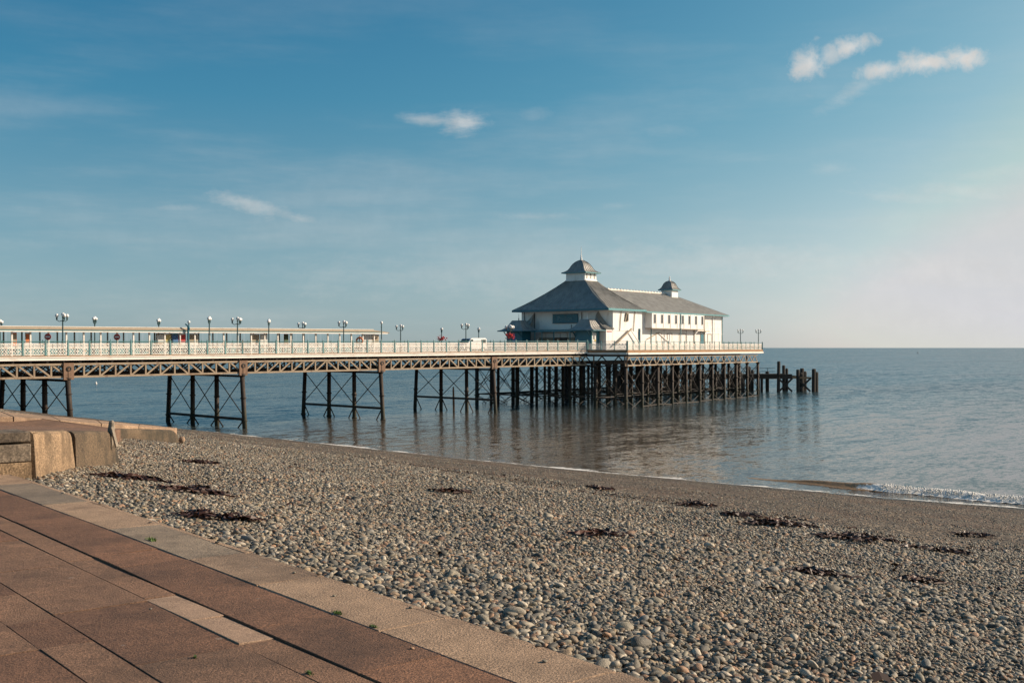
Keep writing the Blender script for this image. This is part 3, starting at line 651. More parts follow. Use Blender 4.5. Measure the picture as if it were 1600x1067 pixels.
# ramp surface
FL = [Vector((-13.29, 28.9, 5.30)), Vector((-19, 22, 5.75)), Vector((-13.0, 9.8, 5.855)), Vector((Q0.x - .02, Q0.y + .05, 5.862))]
def rs(*pts): return [Vector(p) - ofs for p in pts]
mb = MB(); inn = Vector((-.4, 0, 0))
mb.quad(*rs((Q0.x, Q0.y + .1, 5.85), (Q1.x - .3, Q1.y, 5.67), (Q2.x - .35, Q2.y, 5.40), (S0.x + .3, S0.y + .1, zS0 - .03), FL[0] + Vector((0, 0, -.02)), FL[1] + Vector((0, 0, -.02)), FL[2]))
mb.quad(*rs((S0.x + .3, S0.y + .1, zS0 - .03), (S0.x + .3, S0.y + .1, 2.8), (FL[0].x, FL[0].y, 2.8), FL[0])); mb.quad(*rs((Q2.x - .35, Q2.y, 5.40), (Q2.x - .35, Q2.y, 3.5), (S0.x + .3, S0.y + .1, 2.8), (S0.x + .3, S0.y + .1, zS0 - .03))); mb.quad(*rs(FL[0], (FL[0].x, FL[0].y, 2.8), (FL[1].x, FL[1].y, 3.2), FL[1]))
mb.build('ramp_bed', 'slab_brown', ramp)
def strip(p0, p1, q0, q1, m, name, n_=5, th=.05):
    p0, p1, q0, q1 = map(Vector, (p0, p1, q0, q1))
    for i in range(n_):
        t0, t1 = i / n_ + .002, (i + 1) / n_ - .002
        top = [p0.lerp(p1, t0), p0.lerp(p1, t1), q0.lerp(q1, t1), q0.lerp(q1, t0)]
        pts = [v - ofs for v in [v - Vector((0, 0, th)) for v in top] + top]
        me = MB().hexa(pts).mesh(name, m); bevel_mesh(me, .01, 1); link(name, me, ramp)
e1 = Vector((0, 0, .05))
strip(FL[1] + e1, FL[0] + e1, FL[1] + Vector((.55, -.75, .0)), FL[0] + Vector((.8, -1.0, -.03)), 'coping_pale', 'coping_stone', 5, .34)
strip(FL[0] + e1, Vector((S1.x - .3, S1.y + .75, zS1 + .01)), FL[0] + Vector((.8, -1.0, -.03)), Vector((S1.x - .3, S1.y + .25, zS1 + .01)), 'coping_pale', 'coping_stone', 4, .34)
# post stump on the ramp wall
c = atY(171, 689, 20.1); st = thing('post_stump', 'broken weathered timber post stump standing on the concrete ramp wall', 'post', c); st.scale = (.85, .85, .85)
mb = MB(); prof = [(.075, -.25), (.085, .05), (.10, .12), (.07, .2), (.085, .27), (.055, .34), (.062, .40), (.03, .44)]
mb.lathe(prof, (0, 0, 0), 9, .3, 1.0, .8)
mb.v = [(x + .12 * max(z, 0) + .03 * mnoise.noise(Vector((x * 9, y * 9, z * 9))), y + .02 * mnoise.noise(Vector((x * 8, y * 8, z * 8 + 4))), z) for x, y, z in mb.v]
mb.build('stump', 'driftwood', st)
mb = MB().beam((.07, -.06, .30), (.20, -.12, -.12), .075, .05); bev = mb.mesh('split_plank', 'driftwood'); bevel_mesh(bev, .008); link('split_plank', bev, st)
mb = MB().beam((-.09, -.06, .16), (-.02, -.08, -.05), .10, .06); bev = mb.mesh('split_plank', 'driftwood'); bevel_mesh(bev, .008); link('split_plank', bev, st)
# pale rock at the ramp's toe
q = beach_hit(284, 693); me = protos[3].copy(); me.name = 'rock'
o = link('rock', me, None, q + Vector((0, 0, .12)), (.2, .1, .4), (.10, .15, .10)); me.materials[0] = M['coping_pale']; tag(o, 'pale rock lying against the far toe of the ramp', 'rock')

# seaweed ------------------------------------------------------------
def weed(px, py, lpx, wpx, label, n=70):
    c = beach_hit(px, py); sc = c.y / F; lx = lpx * sc / 2; ly = wpx * c.y * c.y / (F * (EYE - c.z)) / 2; mb = MB()
    ax = Vector((1, -.10, 0)).normalized(); ay_ = Vector((.10, 1, 0))
    rad = min(.04, .014 + .0010 * c.y); prev = None
    for k in range(17):      # one long frond holds the clump together
        u = -.92 + k * .115; b = c + ax * (u * lx) + ay_ * (.10 * lx * math.sin(u * 3) + random.gauss(0, .04)); b.z = beach_at(b.x, b.y) + .042 + random.gauss(0, .006)
        sdv = Vector((0, 1, random.gauss(0, .4))).normalized() * rad * random.uniform(.8, 1.5); cur = (b - sdv, b + sdv)
        if prev: mb.quad(prev[0], prev[1], cur[1], cur[0])
        prev = cur
    for k in range(n):
        u = max(-1, min(1, random.gauss(0, .45))) if k > 8 else -.9 + k * .225; vv = random.gauss(0, .4) * (1.05 - abs(u))
        p = c + ax * (u * lx) + ay_ * (vv * ly + .10 * lx * math.sin(u * 3)); an = random.gauss(0, .7) + (math.pi if random.random() < .5 else 0)
        dr = Vector((math.cos(an), math.sin(an), 0)); l = random.uniform(.06, .20) * (1 + c.y * .03); w0 = random.uniform(.6, 1.5) * rad
        prev = None; h = random.uniform(.005, .04) * (1.1 - abs(u)) * (1 + .02 * c.y)
        for j in range(5):
            t = j / 4; dr = (dr + Vector((random.gauss(0, .3), random.gauss(0, .3), 0))).normalized(); 
            b = p + dr * (l * t); b.z = beach_at(b.x, b.y) + .035 + h * math.sin(math.pi * (t * .8 + .15)) + random.gauss(0, .006)
            sdv = Vector((-dr.y, dr.x, random.gauss(0, .7))).normalized() * (w0 * (1 - .6 * t))
            cur = (b - sdv, b + sdv)
            if prev: mb.quad(prev[0], prev[1], cur[1], cur[0])
            prev = cur
    tag(mb.build('seaweed_clump', 'seaweed_dark'), label, 'seaweed', 'seaweed washed up on the shingle')
for a in [(310, 725, 42, 7, 'small dark seaweed clump nearest the ramp wall, on pale pebbles', 50), (205, 750, 95, 9, 'long dark seaweed streak on the pebbles right of the concrete wall', 170),
          (300, 770, 92, 11, 'dark seaweed streak with a thick right end, on pebbles at left', 110), (305, 809, 36, 12, 'small reddish seaweed clump close to the kerb at left', 60), (368, 815, 44, 5, 'thin seaweed strand right of the reddish clump near the kerb', 40),
          (938, 765, 28, 7, 'small dark seaweed clump on the pebble crest in mid beach', 45), (1085, 790, 52, 11, 'two-lobed dark seaweed clump at the pebble crest left of the larger drift', 70),
          (1215, 821, 92, 14, 'thick dark seaweed drift at the pebble crest', 240), (1340, 843, 120, 16, 'longest dark brown seaweed drift on the right of the beach', 300), (1160, 808, 60, 6, 'thin red brown seaweed strands between the crest clumps', 45),
          (1440, 912, 40, 9, 'small dark seaweed clump below the long drift at right', 50), (1475, 863, 80, 6, 'thin orange brown seaweed strands far right on the pebbles', 50), (1275, 900, 90, 8, 'faint seaweed scatter among large pebbles in the right middle', 45),
          (935, 838, 60, 8, 'faint dark seaweed strands in the middle of the beach', 40), (700, 770, 50, 6, 'thin dark seaweed strands left of centre on the pebbles', 30), (1520, 838, 60, 6, 'short dark seaweed strip at far right under the wet shingle', 40)]:
    weed(*a)

mb = MB()
for k in range(1500):
    a_ = random.uniform(-4, 34); strand = k % 5
    d_ = float(edge_of(a_)) - .4 + random.gauss(0, .45) if strand < 3 else (7.2 + .8 * math.sin(a_ * .4) + random.gauss(0, .35) if strand == 3 else random.uniform(1, 13))
    q = ad(a_, d_); l = random.uniform(.03, .11); dr = Vector((random.gauss(0, 1), random.gauss(0, .5), 0)).normalized(); sv = Vector((-dr.y, dr.x, random.gauss(0, .5))) * random.uniform(.006, .018); prev = None
    for j in range(3):
        b = q + dr * (l * j / 2); b.z = beach_at(b.x, b.y) + .030 + (.015 if j == 1 else 0); cur = (b - sv, b + sv)
        if prev: mb.quad(prev[0], prev[1], cur[1], cur[0])
        prev = cur; dr = (dr + Vector((random.gauss(0, .4), random.gauss(0, .4), 0))).normalized()
o = kind(mb.build('seaweed_scraps', 'seaweed_dark'), 'stuff'); o['label'] = 'loose brown seaweed scraps strewn along the strandlines'

# ------------------------------------------------------------------ pier
UA = math.atan2(.7200, .6939)
pier = thing('pier', 'long iron seaside pier on lattice girders with white lacework railings', 'pier', (-34.05, 85.5, 0), (0, -.0042, UA))
DK = 6.33; PW = 12.6; BAY = 15.44; K0, K1 = -24.0, 4 * 15.44
# deck
mb = MB().box(K0, K1 + 2.5, .02, PW - .02, DK - .22, DK - .03); mb.build('deck', 'deck_timber', pier)
MB().box(K0, K1, -.10, .12, DK - .31, DK - .02).build('fascia', 'fascia_paint', pier)
MB().box(K0, K1, -.16, -.102, DK - .09, DK - .03).build('fascia_moulding', 'fascia_paint', pier)
MB().box(K0, K1, -.06, .14, DK - .018, DK + .05).build('deck_edge', 'deck_edge', pier)
MB().box(K0, K1, PW - .12, PW + .10, DK - .31, DK - .02).build('fascia', 'fascia_paint', pier)
mj = MB().box(-.08, .08, .15, PW - .15, DK - .55, DK - .225).mesh('joist', 'dark_steel')
k = K0 + .6
while k < K1 + 2: link('joist', mj, pier, (k, 0, 0)); k += BAY / 12
# trusses: near and far face
ZT, ZBm = DK - .54, DK - 1.66      # top of top chord, bottom of bottom chord
NP = 12; pw = BAY / NP
mv = MB().box(-.065, .065, -.05, .05, ZBm + .15, ZT - .15).mesh('vertical', 'truss_paint')
md1 = MB().beam((.06, 0, ZBm + .12), (pw - .06, 0, ZT - .12), .075, .13, (0, 0, 1)).mesh('diagonal', 'truss_paint')
md2 = MB().beam((.06, 0, ZT - .12), (pw - .06, 0, ZBm + .12), .075, .13, (0, 0, 1)).mesh('diagonal', 'truss_paint')
mplate = MB().box(-.42, .42, -.10, .04, ZBm - .14, ZT + .02); mplate.lathe([(.16, -.11), (.16, -.105)], (0, 0, 0), 4)
mplate = MB().box(-.40, .40, -.10, .03, ZBm - .14, ZT + .03).box(-.05, .05, -.135, -.102, ZBm - .1, ZT - .35).mesh('end_plate', 'rust_plate'); 
mring = MB().lathe([(.20, 0), (.20, .05), (.12, .06), (.12, 0)], (0, 0, 0), 12).mesh('boss', 'dark_steel')
for y, side in ((.10, 0), (PW - .10, 1), (PW / 3, 2), (2 * PW / 3, 2)):
    for b in range(-2, 4):
        x0 = b * BAY
        if x0 + BAY < K0: continue
        mbc = MB().box(.1, BAY - .1, -.10, .10, ZT - .16, ZT).box(.1, BAY - .1, -.10, .10, ZBm, ZBm + .15)
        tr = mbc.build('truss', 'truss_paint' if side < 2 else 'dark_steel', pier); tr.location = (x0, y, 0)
        if side == 2 : 
            for i in range(NP): pass
        if side < 2:
            for i in range(1, NP): link('vertical', mv, tr, (i * pw, 0, 0))
            for i in range(NP): link('diagonal', md1 if i < 7 else md2, tr, (i * pw, 0, 0))
    if side == 0:
        for b in range(-1, 4):
            pl = link('end_plate', mplate, pier, (b * BAY, -.02, 0)); link('boss', mring, pl, (0, -.10, ZT - .42), (math.radians(90), 0, 0))
# inner lattice, seen dark through the near girder
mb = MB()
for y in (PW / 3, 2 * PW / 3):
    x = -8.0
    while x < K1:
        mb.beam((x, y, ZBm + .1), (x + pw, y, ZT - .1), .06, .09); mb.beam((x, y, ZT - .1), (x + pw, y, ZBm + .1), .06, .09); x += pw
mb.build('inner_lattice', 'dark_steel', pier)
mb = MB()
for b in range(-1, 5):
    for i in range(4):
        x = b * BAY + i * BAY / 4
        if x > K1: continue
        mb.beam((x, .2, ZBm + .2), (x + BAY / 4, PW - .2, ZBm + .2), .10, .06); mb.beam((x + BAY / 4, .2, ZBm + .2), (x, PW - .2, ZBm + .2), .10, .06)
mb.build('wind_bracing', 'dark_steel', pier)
# bents
ytop = [.12, 4.25, 8.35, PW - .12]; ybot = [-.40, 4.20, 8.40, PW + .40]
def column_mesh(y0, y1, zb, r=.20):
    zt = ZBm - .02; mb = MB(); v = Vector((0, y1 - y0, zb - zt))
    def pt(t): return Vector((0, y0, zt)) + v * t
    mb.tube(pt(0), pt(.04), r * 1.7, r * 1.25, 10).tube(pt(.04), pt(1), r, r * 1.05, 10)
    for t in (.34, .66): mb.tube(pt(t - .008), pt(t + .008), r * 1.35, r * 1.35, 10)
    return mb.mesh('column', 'column_iron', True)
gz = {-1: 2.6, 0: 1.0, 1: -1.5, 2: -2.5, 3: -3}
lowz = {-1: 3.2, 0: 1.9, 1: .72, 2: 1.0, 3: 1.22}
for b in range(-1, 4):
    x = b * BAY; cols = []
    def yz(i, z): zt = ZBm; t = (zt - z) / (zt - gz[b]); return ytop[i] + (ybot[i] - ytop[i]) * t
    for i in range(4): link('column', column_mesh(ytop[i], ybot[i], gz[b]), pier, (x, 0, 0))
    zu = ZBm - .22; zl = lowz[b]
    for i in range(3):
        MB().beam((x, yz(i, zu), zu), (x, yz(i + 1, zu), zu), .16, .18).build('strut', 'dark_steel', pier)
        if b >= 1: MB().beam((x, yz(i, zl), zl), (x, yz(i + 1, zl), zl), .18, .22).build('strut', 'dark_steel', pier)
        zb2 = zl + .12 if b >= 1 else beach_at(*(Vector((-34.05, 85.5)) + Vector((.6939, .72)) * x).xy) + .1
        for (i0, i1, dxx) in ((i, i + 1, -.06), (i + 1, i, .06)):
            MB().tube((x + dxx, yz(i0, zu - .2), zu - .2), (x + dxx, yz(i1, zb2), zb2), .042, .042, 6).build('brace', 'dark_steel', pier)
        if b >= 1:   # splayed stays that reach into the water
            MB().tube((x, yz(i, zl) + .15, zl - .1), (x, yz(i, zl) + 1.25, -.6 if b > 1 else -.25), .06, .06, 6).build('stay', 'dark_steel', pier)
            MB().tube((x, yz(i + 1, zl) - .15, zl - .1), (x, yz(i + 1, zl) - 1.25, -.6 if b > 1 else -.25), .06, .06, 6).build('stay', 'dark_steel', pier)
# railings
SPN = BAY / 9
def panel_mesh(w_, h0=.06, h1=.96):
    mb = MB(); t = .012; wd = .034
    mb.box(.05, w_ - .05, -t, t, h1 - .05, h1).box(.05, w_ - .05, -t, t, h0, h0 + .05); hm = h0 + .56
    mb.box(.05, w_ - .05, -t, t, hm - .03, hm + .03)
    # lower field: diamond lacework
    x0, x1, z0, z1 = .06, w_ - .06, h0 + .05, hm - .03; pitch = .20; H = z1 - z0
    for sgn in (1, -1):
        k = -6
        while True:
            xs_ = x0 + k * pitch; k += 1
            if xs_ > x1: break
            xe = xs_ + H * .8; a, b = (xs_, z0), (xe, z1)
            ca = max(0, (x0 - xs_) / (H * .8)); cb = min(1, (x1 - xs_) / (H * .8))
            if ca >= cb: continue
            p = (xs_ + (xe - xs_) * ca, z0 + H * ca); q = (xs_ + (xe - xs_) * cb, z0 + H * cb)
            if sgn < 0: p = (p[0], z1 - (p[1] - z0)); q = (q[0], z1 - (q[1] - z0))
            mb.beam((p[0], 0, p[1]), (q[0], 0, q[1]), .02, wd, (0, 1, 0)) if False else mb.beam((p[0], sgn * .004, p[1]), (q[0], sgn * .004, q[1]), .018, .034, (0, 0, 1))
    for i in range(int((x1 - x0) / .29)):
        cxx = x0 + .145 + i * .29
        mb.tube((cxx, -.014, z0 + H / 2), (cxx, .014, z0 + H / 2), .05, .05, 6)
    # upper field: scrolls
    z0, z1 = hm + .03, h1 - .05; n = 4; st = (x1 - x0) / n
    for i in range(n):
        cxx = x0 + st * (i + .5); rr = min(st, z1 - z0) * .46; cz_ = (z0 + z1) / 2
        for s_ in range(8):
            a0, a1 = s_ * math.pi / 4, (s_ + 1) * math.pi / 4
            mb.beam((cxx + rr * math.cos(a0), 0, cz_ + rr * math.sin(a0)), (cxx + rr * math.cos(a1), 0, cz_ + rr * math.sin(a1)), .018, .042)
        mb.beam((x0 + st * i, 0, z0), (x0 + st * i + .001, 0, z1), .018, .05)
        mb.beam((cxx - rr * .7, 0, cz_ - rr * .7), (cxx + rr * .7, 0, cz_ + rr * .7), .018, .03)
    return mb.mesh('railing_panel', 'cream_iron')
def post_mesh(h=1.15, m='green_iron'):
    return MB().box(-.05, .05, -.05, .05, 0, h).lathe([(.03, h), (.055, h + .05), (.03, h + .10), (.01, h + .17)], (0, 0, 0), 6).box(-.075, .075, -.075, .075, 0, .10).mesh('railing_post', m)
mpanel, mpost = panel_mesh(SPN), post_mesh()
nsp = int((K1 - (-1.0 * BAY)) / SPN)
for y in (.03, PW - .03):
    for i in range(nsp + 1):
        x = -BAY + i * SPN
        if x > K1 + .2: continue
        link('railing_post', mpost, pier, (x, y, DK + .03))
        if x + SPN <= K1 + .05: link('railing_panel', mpanel, pier, (x, y, DK + .03))
    MB().tube((-BAY, y, DK + 1.13), (K1, y, DK + 1.13), .032, .032, 6).build('handrail', 'green_iron', pier)

# ------------------------------------------------------------------ pier head (same pier)
headA = Vector((13.1, 126.5, 0)); headB = Vector((36.2, 160.8, 0)); TH = math.radians(38); uh = Vector((math.sin(TH), math.cos(TH), 0)); vh = Vector((-math.cos(TH), math.sin(TH), 0))
headD = headA + vh * 23.0; headC = headD + uh * 36.0
HD = 6.72
hroot = thing('seaward_platform', 'broad platform on dark iron columns carrying the white pavilion', 'platform', (headA.x, headA.y, 0))
def hl(p, z): return Vector((p.x - headA.x, p.y - headA.y, z))
mb = MB().prism([hl(headA, 0), hl(headB, 0), hl(headC, 0), hl(headD, 0)], 0, 1); mb.v = [(x, y, HD - .28 if i < 4 else HD) for i, (x, y, z) in enumerate(mb.v)]; mb.build('deck', 'deck_timber', hroot)
def edge_set(p, q, name_lit):
    p, q = hl(p, 0), hl(q, 0); d = (q - p).normalized(); n = Vector((d.y, -d.x, 0))
    up = Vector((0, 0, 1))
    MB().beam(p + n * .06 + up * (HD - .42), q + n * .06 + up * (HD - .42), .16, .20).build('fascia', 'fascia_paint', hroot)
    MB().beam(p - n * .02 + up * (HD - .16), q - n * .02 + up * (HD - .16), .14, .30).build('deck_edge', 'deck_edge', hroot)
    Ln = (q - p).length; ns = max(1, round(Ln / 1.55)); w_ = Ln / ns; ang = math.atan2(d.y, d.x)
    mp = panel_mesh(w_, .06, .62) if False else panel_mesh(w_, .05, .80)
    for i in range(ns + 1):
        c = p + d * (i * w_) - n * .08; link('railing_post', mpost, hroot, (c.x, c.y, HD - .02), (0, 0, ang), (.8, .8, .88))
        if i < ns: link('railing_panel', mp, hroot, (c.x, c.y, HD - .02), (0, 0, ang))
    a = p - n * .08; b = q - n * .08
    MB().tube((a.x, a.y, HD + .98), (b.x, b.y, HD + .98), .028, .028, 6).build('handrail', 'green_iron', hroot)
meet = headA + vh * 5.4
edge_set(meet, headA, 0); edge_set(headA, headB, 1); edge_set(headB, headC, 0)
# side girder under A-B and front girder under D-A
def girder(p, q, zt, zb, pan, m, name='girder', pieces=True):
    p, q = hl(p, 0), hl(q, 0); d = (q - p).normalized(); Ln = (q - p).length; n = Vector((d.y, -d.x, 0)); up = Vector((0, 0, 1))
    g = MB().beam(p + up * (zt - .07), q + up * (zt - .07), .14, .14).beam(p + up * (zb + .07), q + up * (zb + .07), .14, .14).build(name, m, hroot)
    k = round(Ln / pan); w_ = Ln / k
    for i in range(k):
        a = p + d * (i * w_); b = p + d * ((i + 1) * w_); c = (a + b) / 2
        if not pieces: continue
        MB().beam(a + up * (zb + .1), c + up * (zt - .1), .07, .12).build('diagonal', m, g); MB().beam(c + up * (zt - .1), b + up * (zb + .1), .07, .12).build('diagonal', m, g)
        if i % 2 == 0: MB().beam(a + up * zb, a + up * zt, .16, .16).build('vertical', 'rust_plate', g)
    return g
lit0, lit1 = headA + (headB - headA).normalized() * .05 - uh * 0, headB - (headB - headA).normalized() * 1.2
inw = Vector((-.829, .559, 0)) * .35
girder(lit0 + inw, lit1 + inw, HD - .72, HD - 1.85, 2.05, 'truss_paint')
girder(headA + vh * .3 + uh * .4, headD + uh * .4, HD - .62, HD - 1.95, 2.2, 'dark_steel')
for t in (4, 8, 12, 16, 20):
    girder(headA + vh * t + uh * 1, headA + vh * t + uh * (37 - .2 * t), HD - .62, HD - 1.7, 3.0, 'dark_steel', 'girder', False)
# columns
ab = (headB - headA).normalized()
rows_ = []
for r_, t in enumerate((.45, 4.3, 8.2, 12.1, 16.0, 19.9, 22.6)):
    row_ = []; n_ = 11 - (r_ > 2) - (r_ > 4)
    for i in range(n_):
        s_ = .45 + i * 3.98; dirn = ab.lerp(uh, min(1, t / 10)).normalized()
        q = headA + vh * t + dirn * s_ + Vector((random.gauss(0, .12), random.gauss(0, .12), 0)) * (0 if r_ == 0 else 1); row_.append(q)
    rows_.append(row_)
def hcol(q, r):
    mb = MB().tube((0, 0, HD - 1.80), (0, 0, HD - 2.05), r * 1.8, r * 1.2, 8).tube((0, 0, HD - 1.9), (0, 0, -3), r, r, 8)
    for z in (2.9, 1.0): mb.tube((0, 0, z - .07), (0, 0, z + .07), r * 1.4, r * 1.4, 8)
    return mb.mesh('column', 'column_iron', True)
mcol = [hcol(None, .19), hcol(None, .24), hcol(None, .15)]
for r_, row_ in enumerate(rows_):
    for i, q in enumerate(row_): p = hl(q, 0); link('column', mcol[(0, 1, 0, 2, 0)[(i + r_) % 5] if r_ else (0, 0, 1)[i % 3]], hroot, p)
for r_, row_ in enumerate(rows_):
    for i, q in enumerate(row_):
        a = hl(q, 0); up = Vector((0, 0, 1))
        nb = []
        if i + 1 < len(row_): nb.append(row_[i + 1])
        if r_ + 1 < len(rows_) and i < len(rows_[r_ + 1]): nb.append(rows_[r_ + 1][i])
        for j, q2 in enumerate(nb):
            b = hl(q2, 0)
            if not (r_ == 0 and j == 0): MB().beam(a + up * 1.15, b + up * 1.15, .10, .13).build('strut', 'dark_steel', hroot)
            if (r_ + i) % 2 == 0 or r_ == 0 or i == 0:
                if r_ == 0 and j == 0 and i not in (0,): 
                    MB().beam(a + up * random.uniform(.05, .3), b + up * random.uniform(-.05, .25), .12, .13).build('strut', 'dark_timber', hroot)
                for z0, z1 in ((4.6, 1.3), (1.0, -.6)):
                    MB().tube(a + up * z0, b + up * z1, .04, .04, 5).build('brace', 'dark_steel', hroot); MB().tube(b + up * z0, a + up * z1, .04, .04, 5).build('brace', 'dark_steel', hroot)

# ------------------------------------------------------------------ landing stage beyond the head
ls0 = Vector((17.5, 171.5, 0)); ls1 = Vector((47.6, 176.0, 0)); ld = (ls1 - ls0).normalized(); ln_ = Vector((-ld.y, ld.x, 0))
stg = thing('landing_stage', 'derelict dark timber landing stage beyond the pier head', 'landing stage', ls0)
Lz = 2.65; LL = (ls1 - ls0).length
def lp(s, t, z): return ld * s + ln_ * t + Vector((0, 0, z))
MB().beam(lp(0, 0, Lz - .2), lp(LL - 3.6, 0, Lz - .2), .4, .75).build('beam', 'dark_timber', stg); MB().beam(lp(0, 4, Lz - .2), lp(LL - 3.6, 4, Lz - .2), .4, .75).build('beam', 'dark_timber', stg)
s = 0
while s < LL - 4.4: MB().beam(lp(s, -.5, Lz + .08), lp(s + random.uniform(-.1, .1), 4.6, Lz + .08), 1.15, .09).build('plank', 'dark_timber', stg); s += 1.25
for k in range(11):
    s_ = k * LL / 10
    for t in (0, 4.2):
        h = Lz + random.choice((.5, .8, 1.3, .7)); 
        if k == 8 and t == 0: h = Lz + 2.2
        if k == 10: h = Lz + 1.0
        if k == 9: h = Lz + (1.5 if t else .9)
        r = random.uniform(.24, .34); o_ = random.gauss(0, .2)
        me = MB().lathe([(r, -3), (r, h - .25), (r * .93, h - .05), (r * .6, h)], (0, 0, 0), 8).mesh('pile', 'dark_timber'); link('pile', me, stg, lp(s_ + o_, t, 0), (random.gauss(0, .012), random.gauss(0, .012), 0))
        if k == 8: continue
        me = MB().lathe([(r * .85, -3), (r * .85, h - .7), (r * .6, h - .5)], (0, 0, 0), 8).mesh('pile', 'dark_timber'); link('pile', me, stg, lp(s_ + o_ + .62, t + .3, 0))
for s_ in (LL * 8.1 / 10, LL * 9.1 / 10):
    MB().beam(lp(s_, 0, Lz - .5), lp(s_ + 2.3, .1, .1), .22, .24).build('raking_brace', 'dark_timber', stg); MB().beam(lp(s_ + 2.3, -.05, Lz - .5), lp(s_ + .1, 0, .1), .22, .24).build('raking_brace', 'dark_timber', stg)
MB().beam(lp(LL - 4.4, .2, Lz - .35), lp(LL - .3, .2, Lz - .45), .5, .3).beam(lp(LL - 4.2, 2.6, Lz - .05), lp(LL - .9, 2.2, Lz - .35), .8, .25).build('collapsed_planking', 'deck_edge', stg)
s = 8.5
while s < LL - 6.0:
    MB().beam(lp(s, 0, Lz), lp(s, 0, Lz + 1.15), .07, .07, (1, 0, 0)).build('rail_post', 'dark_steel', stg); s += 1.6
for z in (.6, 1.1): MB().tube(lp(8.5, 0, Lz + z), lp(LL - 6.3, 0, Lz + z), .035, .035, 5).build('rail', 'dark_steel', stg)

# ------------------------------------------------------------------ pavilion
PC = Vector((12.01, 132.5, 0))
pav = thing('pavilion', 'white two-storey pier pavilion with grey hipped roofs and lantern cupolas', 'pavilion', (PC.x, PC.y, HD), (0, 0, math.radians(90) - TH))
EV = 4.91; HW = 13.7; HL = 6.6; FL2 = 28.7; HW2 = 12.6
MB().box(0, HL, 0, HW, 0, EV).build('front_hall_wall', 'white_paint', pav)
MB().box(HL + .004, FL2, .35, HW2, 0, EV - .12).build('rear_hall_wall', 'white_paint', pav)
def roof_face(e0, e1, t1, t0, nrib, parent, th=.07, m='roof_metal', rib=.07, sag=0.0, nseg=1, name='roof_slope', ribh=.06):
    """one roof slope (eave e0-e1, top t0-t1), optional concave sag, with standing seams"""
    e0, e1, t0, t1 = map(Vector, (e0, e1, t0, t1)); nrm = (e1 - e0).cross((t0 + t1) / 2 - e0).normalized()
    if nrm.z < 0: nrm = -nrm
    def pt(u, v): return e0.lerp(e1, u).lerp(t0.lerp(t1, u), v) - nrm * (sag * 4 * v * (1 - v))
    mb = MB()
    for j in range(nseg + 1):
        for u in (0, 1): mb.v.append(tuple(pt(u, j / nseg)))
    for j in range(nseg + 1):
        for u in (0, 1): mb.v.append(tuple(pt(u, j / nseg) - nrm * th))
    o_ = 2 * (nseg + 1)
    for j in range(nseg): a = j * 2; mb.f += [(a, a + 1, a + 3, a + 2), (o_ + a + 2, o_ + a + 3, o_ + a + 1, o_ + a), (a + 2, o_ + a + 2, o_ + a, a), (a + 1, o_ + a + 1, o_ + a + 3, a + 3)]
    mb.f += [(0, o_, o_ + 1, 1), (o_ - 2, o_ - 1, 2 * o_ - 1, 2 * o_ - 2)]
    s_ = mb.build(name, m, parent)
    if nrib:
        mr = MB()
        for k in range(nrib + 1):
            u = k / nrib
            for j in range(nseg): mr.beam(pt(u, j / nseg) + nrm * (ribh / 2 - .01), pt(u, (j + 1) / nseg) + nrm * (ribh / 2 - .01), rib, ribh, nrm)
        mr.build('standing_seams', m, s_)
    return s_
# front hall roof: hipped up to the lantern
xo0, xo1, yo0, yo1 = -1.5, HL + .4, -.35, HW + .35
lx0, lx1, ly0, ly1 = 2.0, 4.5, 5.4, 8.2; LT = 8.62
roof1 = roof_face((xo0, yo0, EV), (xo0, yo1, EV), (lx0, ly1, LT), (lx0, ly0, LT), 24, pav, sag=.22, nseg=5, rib=.05, name='front_roof', ribh=.05)
roof_face((xo0, yo0, EV), (xo1, yo0, EV), (lx1, ly0, LT), (lx0, ly0, LT), 15, pav, sag=.25, nseg=5, rib=.06, name='side_roof', ribh=.065)
roof_face((xo1, yo0, EV), (xo1, yo1, EV), (lx1, ly1, LT), (lx1, ly0, LT), 0, pav, sag=.2, nseg=5, name='back_roof'); roof_face((xo0, yo1, EV), (xo1, yo1, EV), (lx1, ly1, LT), (lx0, ly1, LT), 0, pav, sag=.25, nseg=5, name='side_roof')
MB().box(xo0, xo1, yo0, yo1, EV - .20, EV - .08).build('soffit', 'white_paint', pav)
MB().box(xo0 - .06, xo1, yo0 - .07, yo0 - .004, EV - .22, EV + .03).build('gutter', 'teal_trim', pav); MB().box(xo0 - .07, xo0 - .004, yo0, yo1, EV - .22, EV + .02).build('gutter', 'teal_paint', pav)
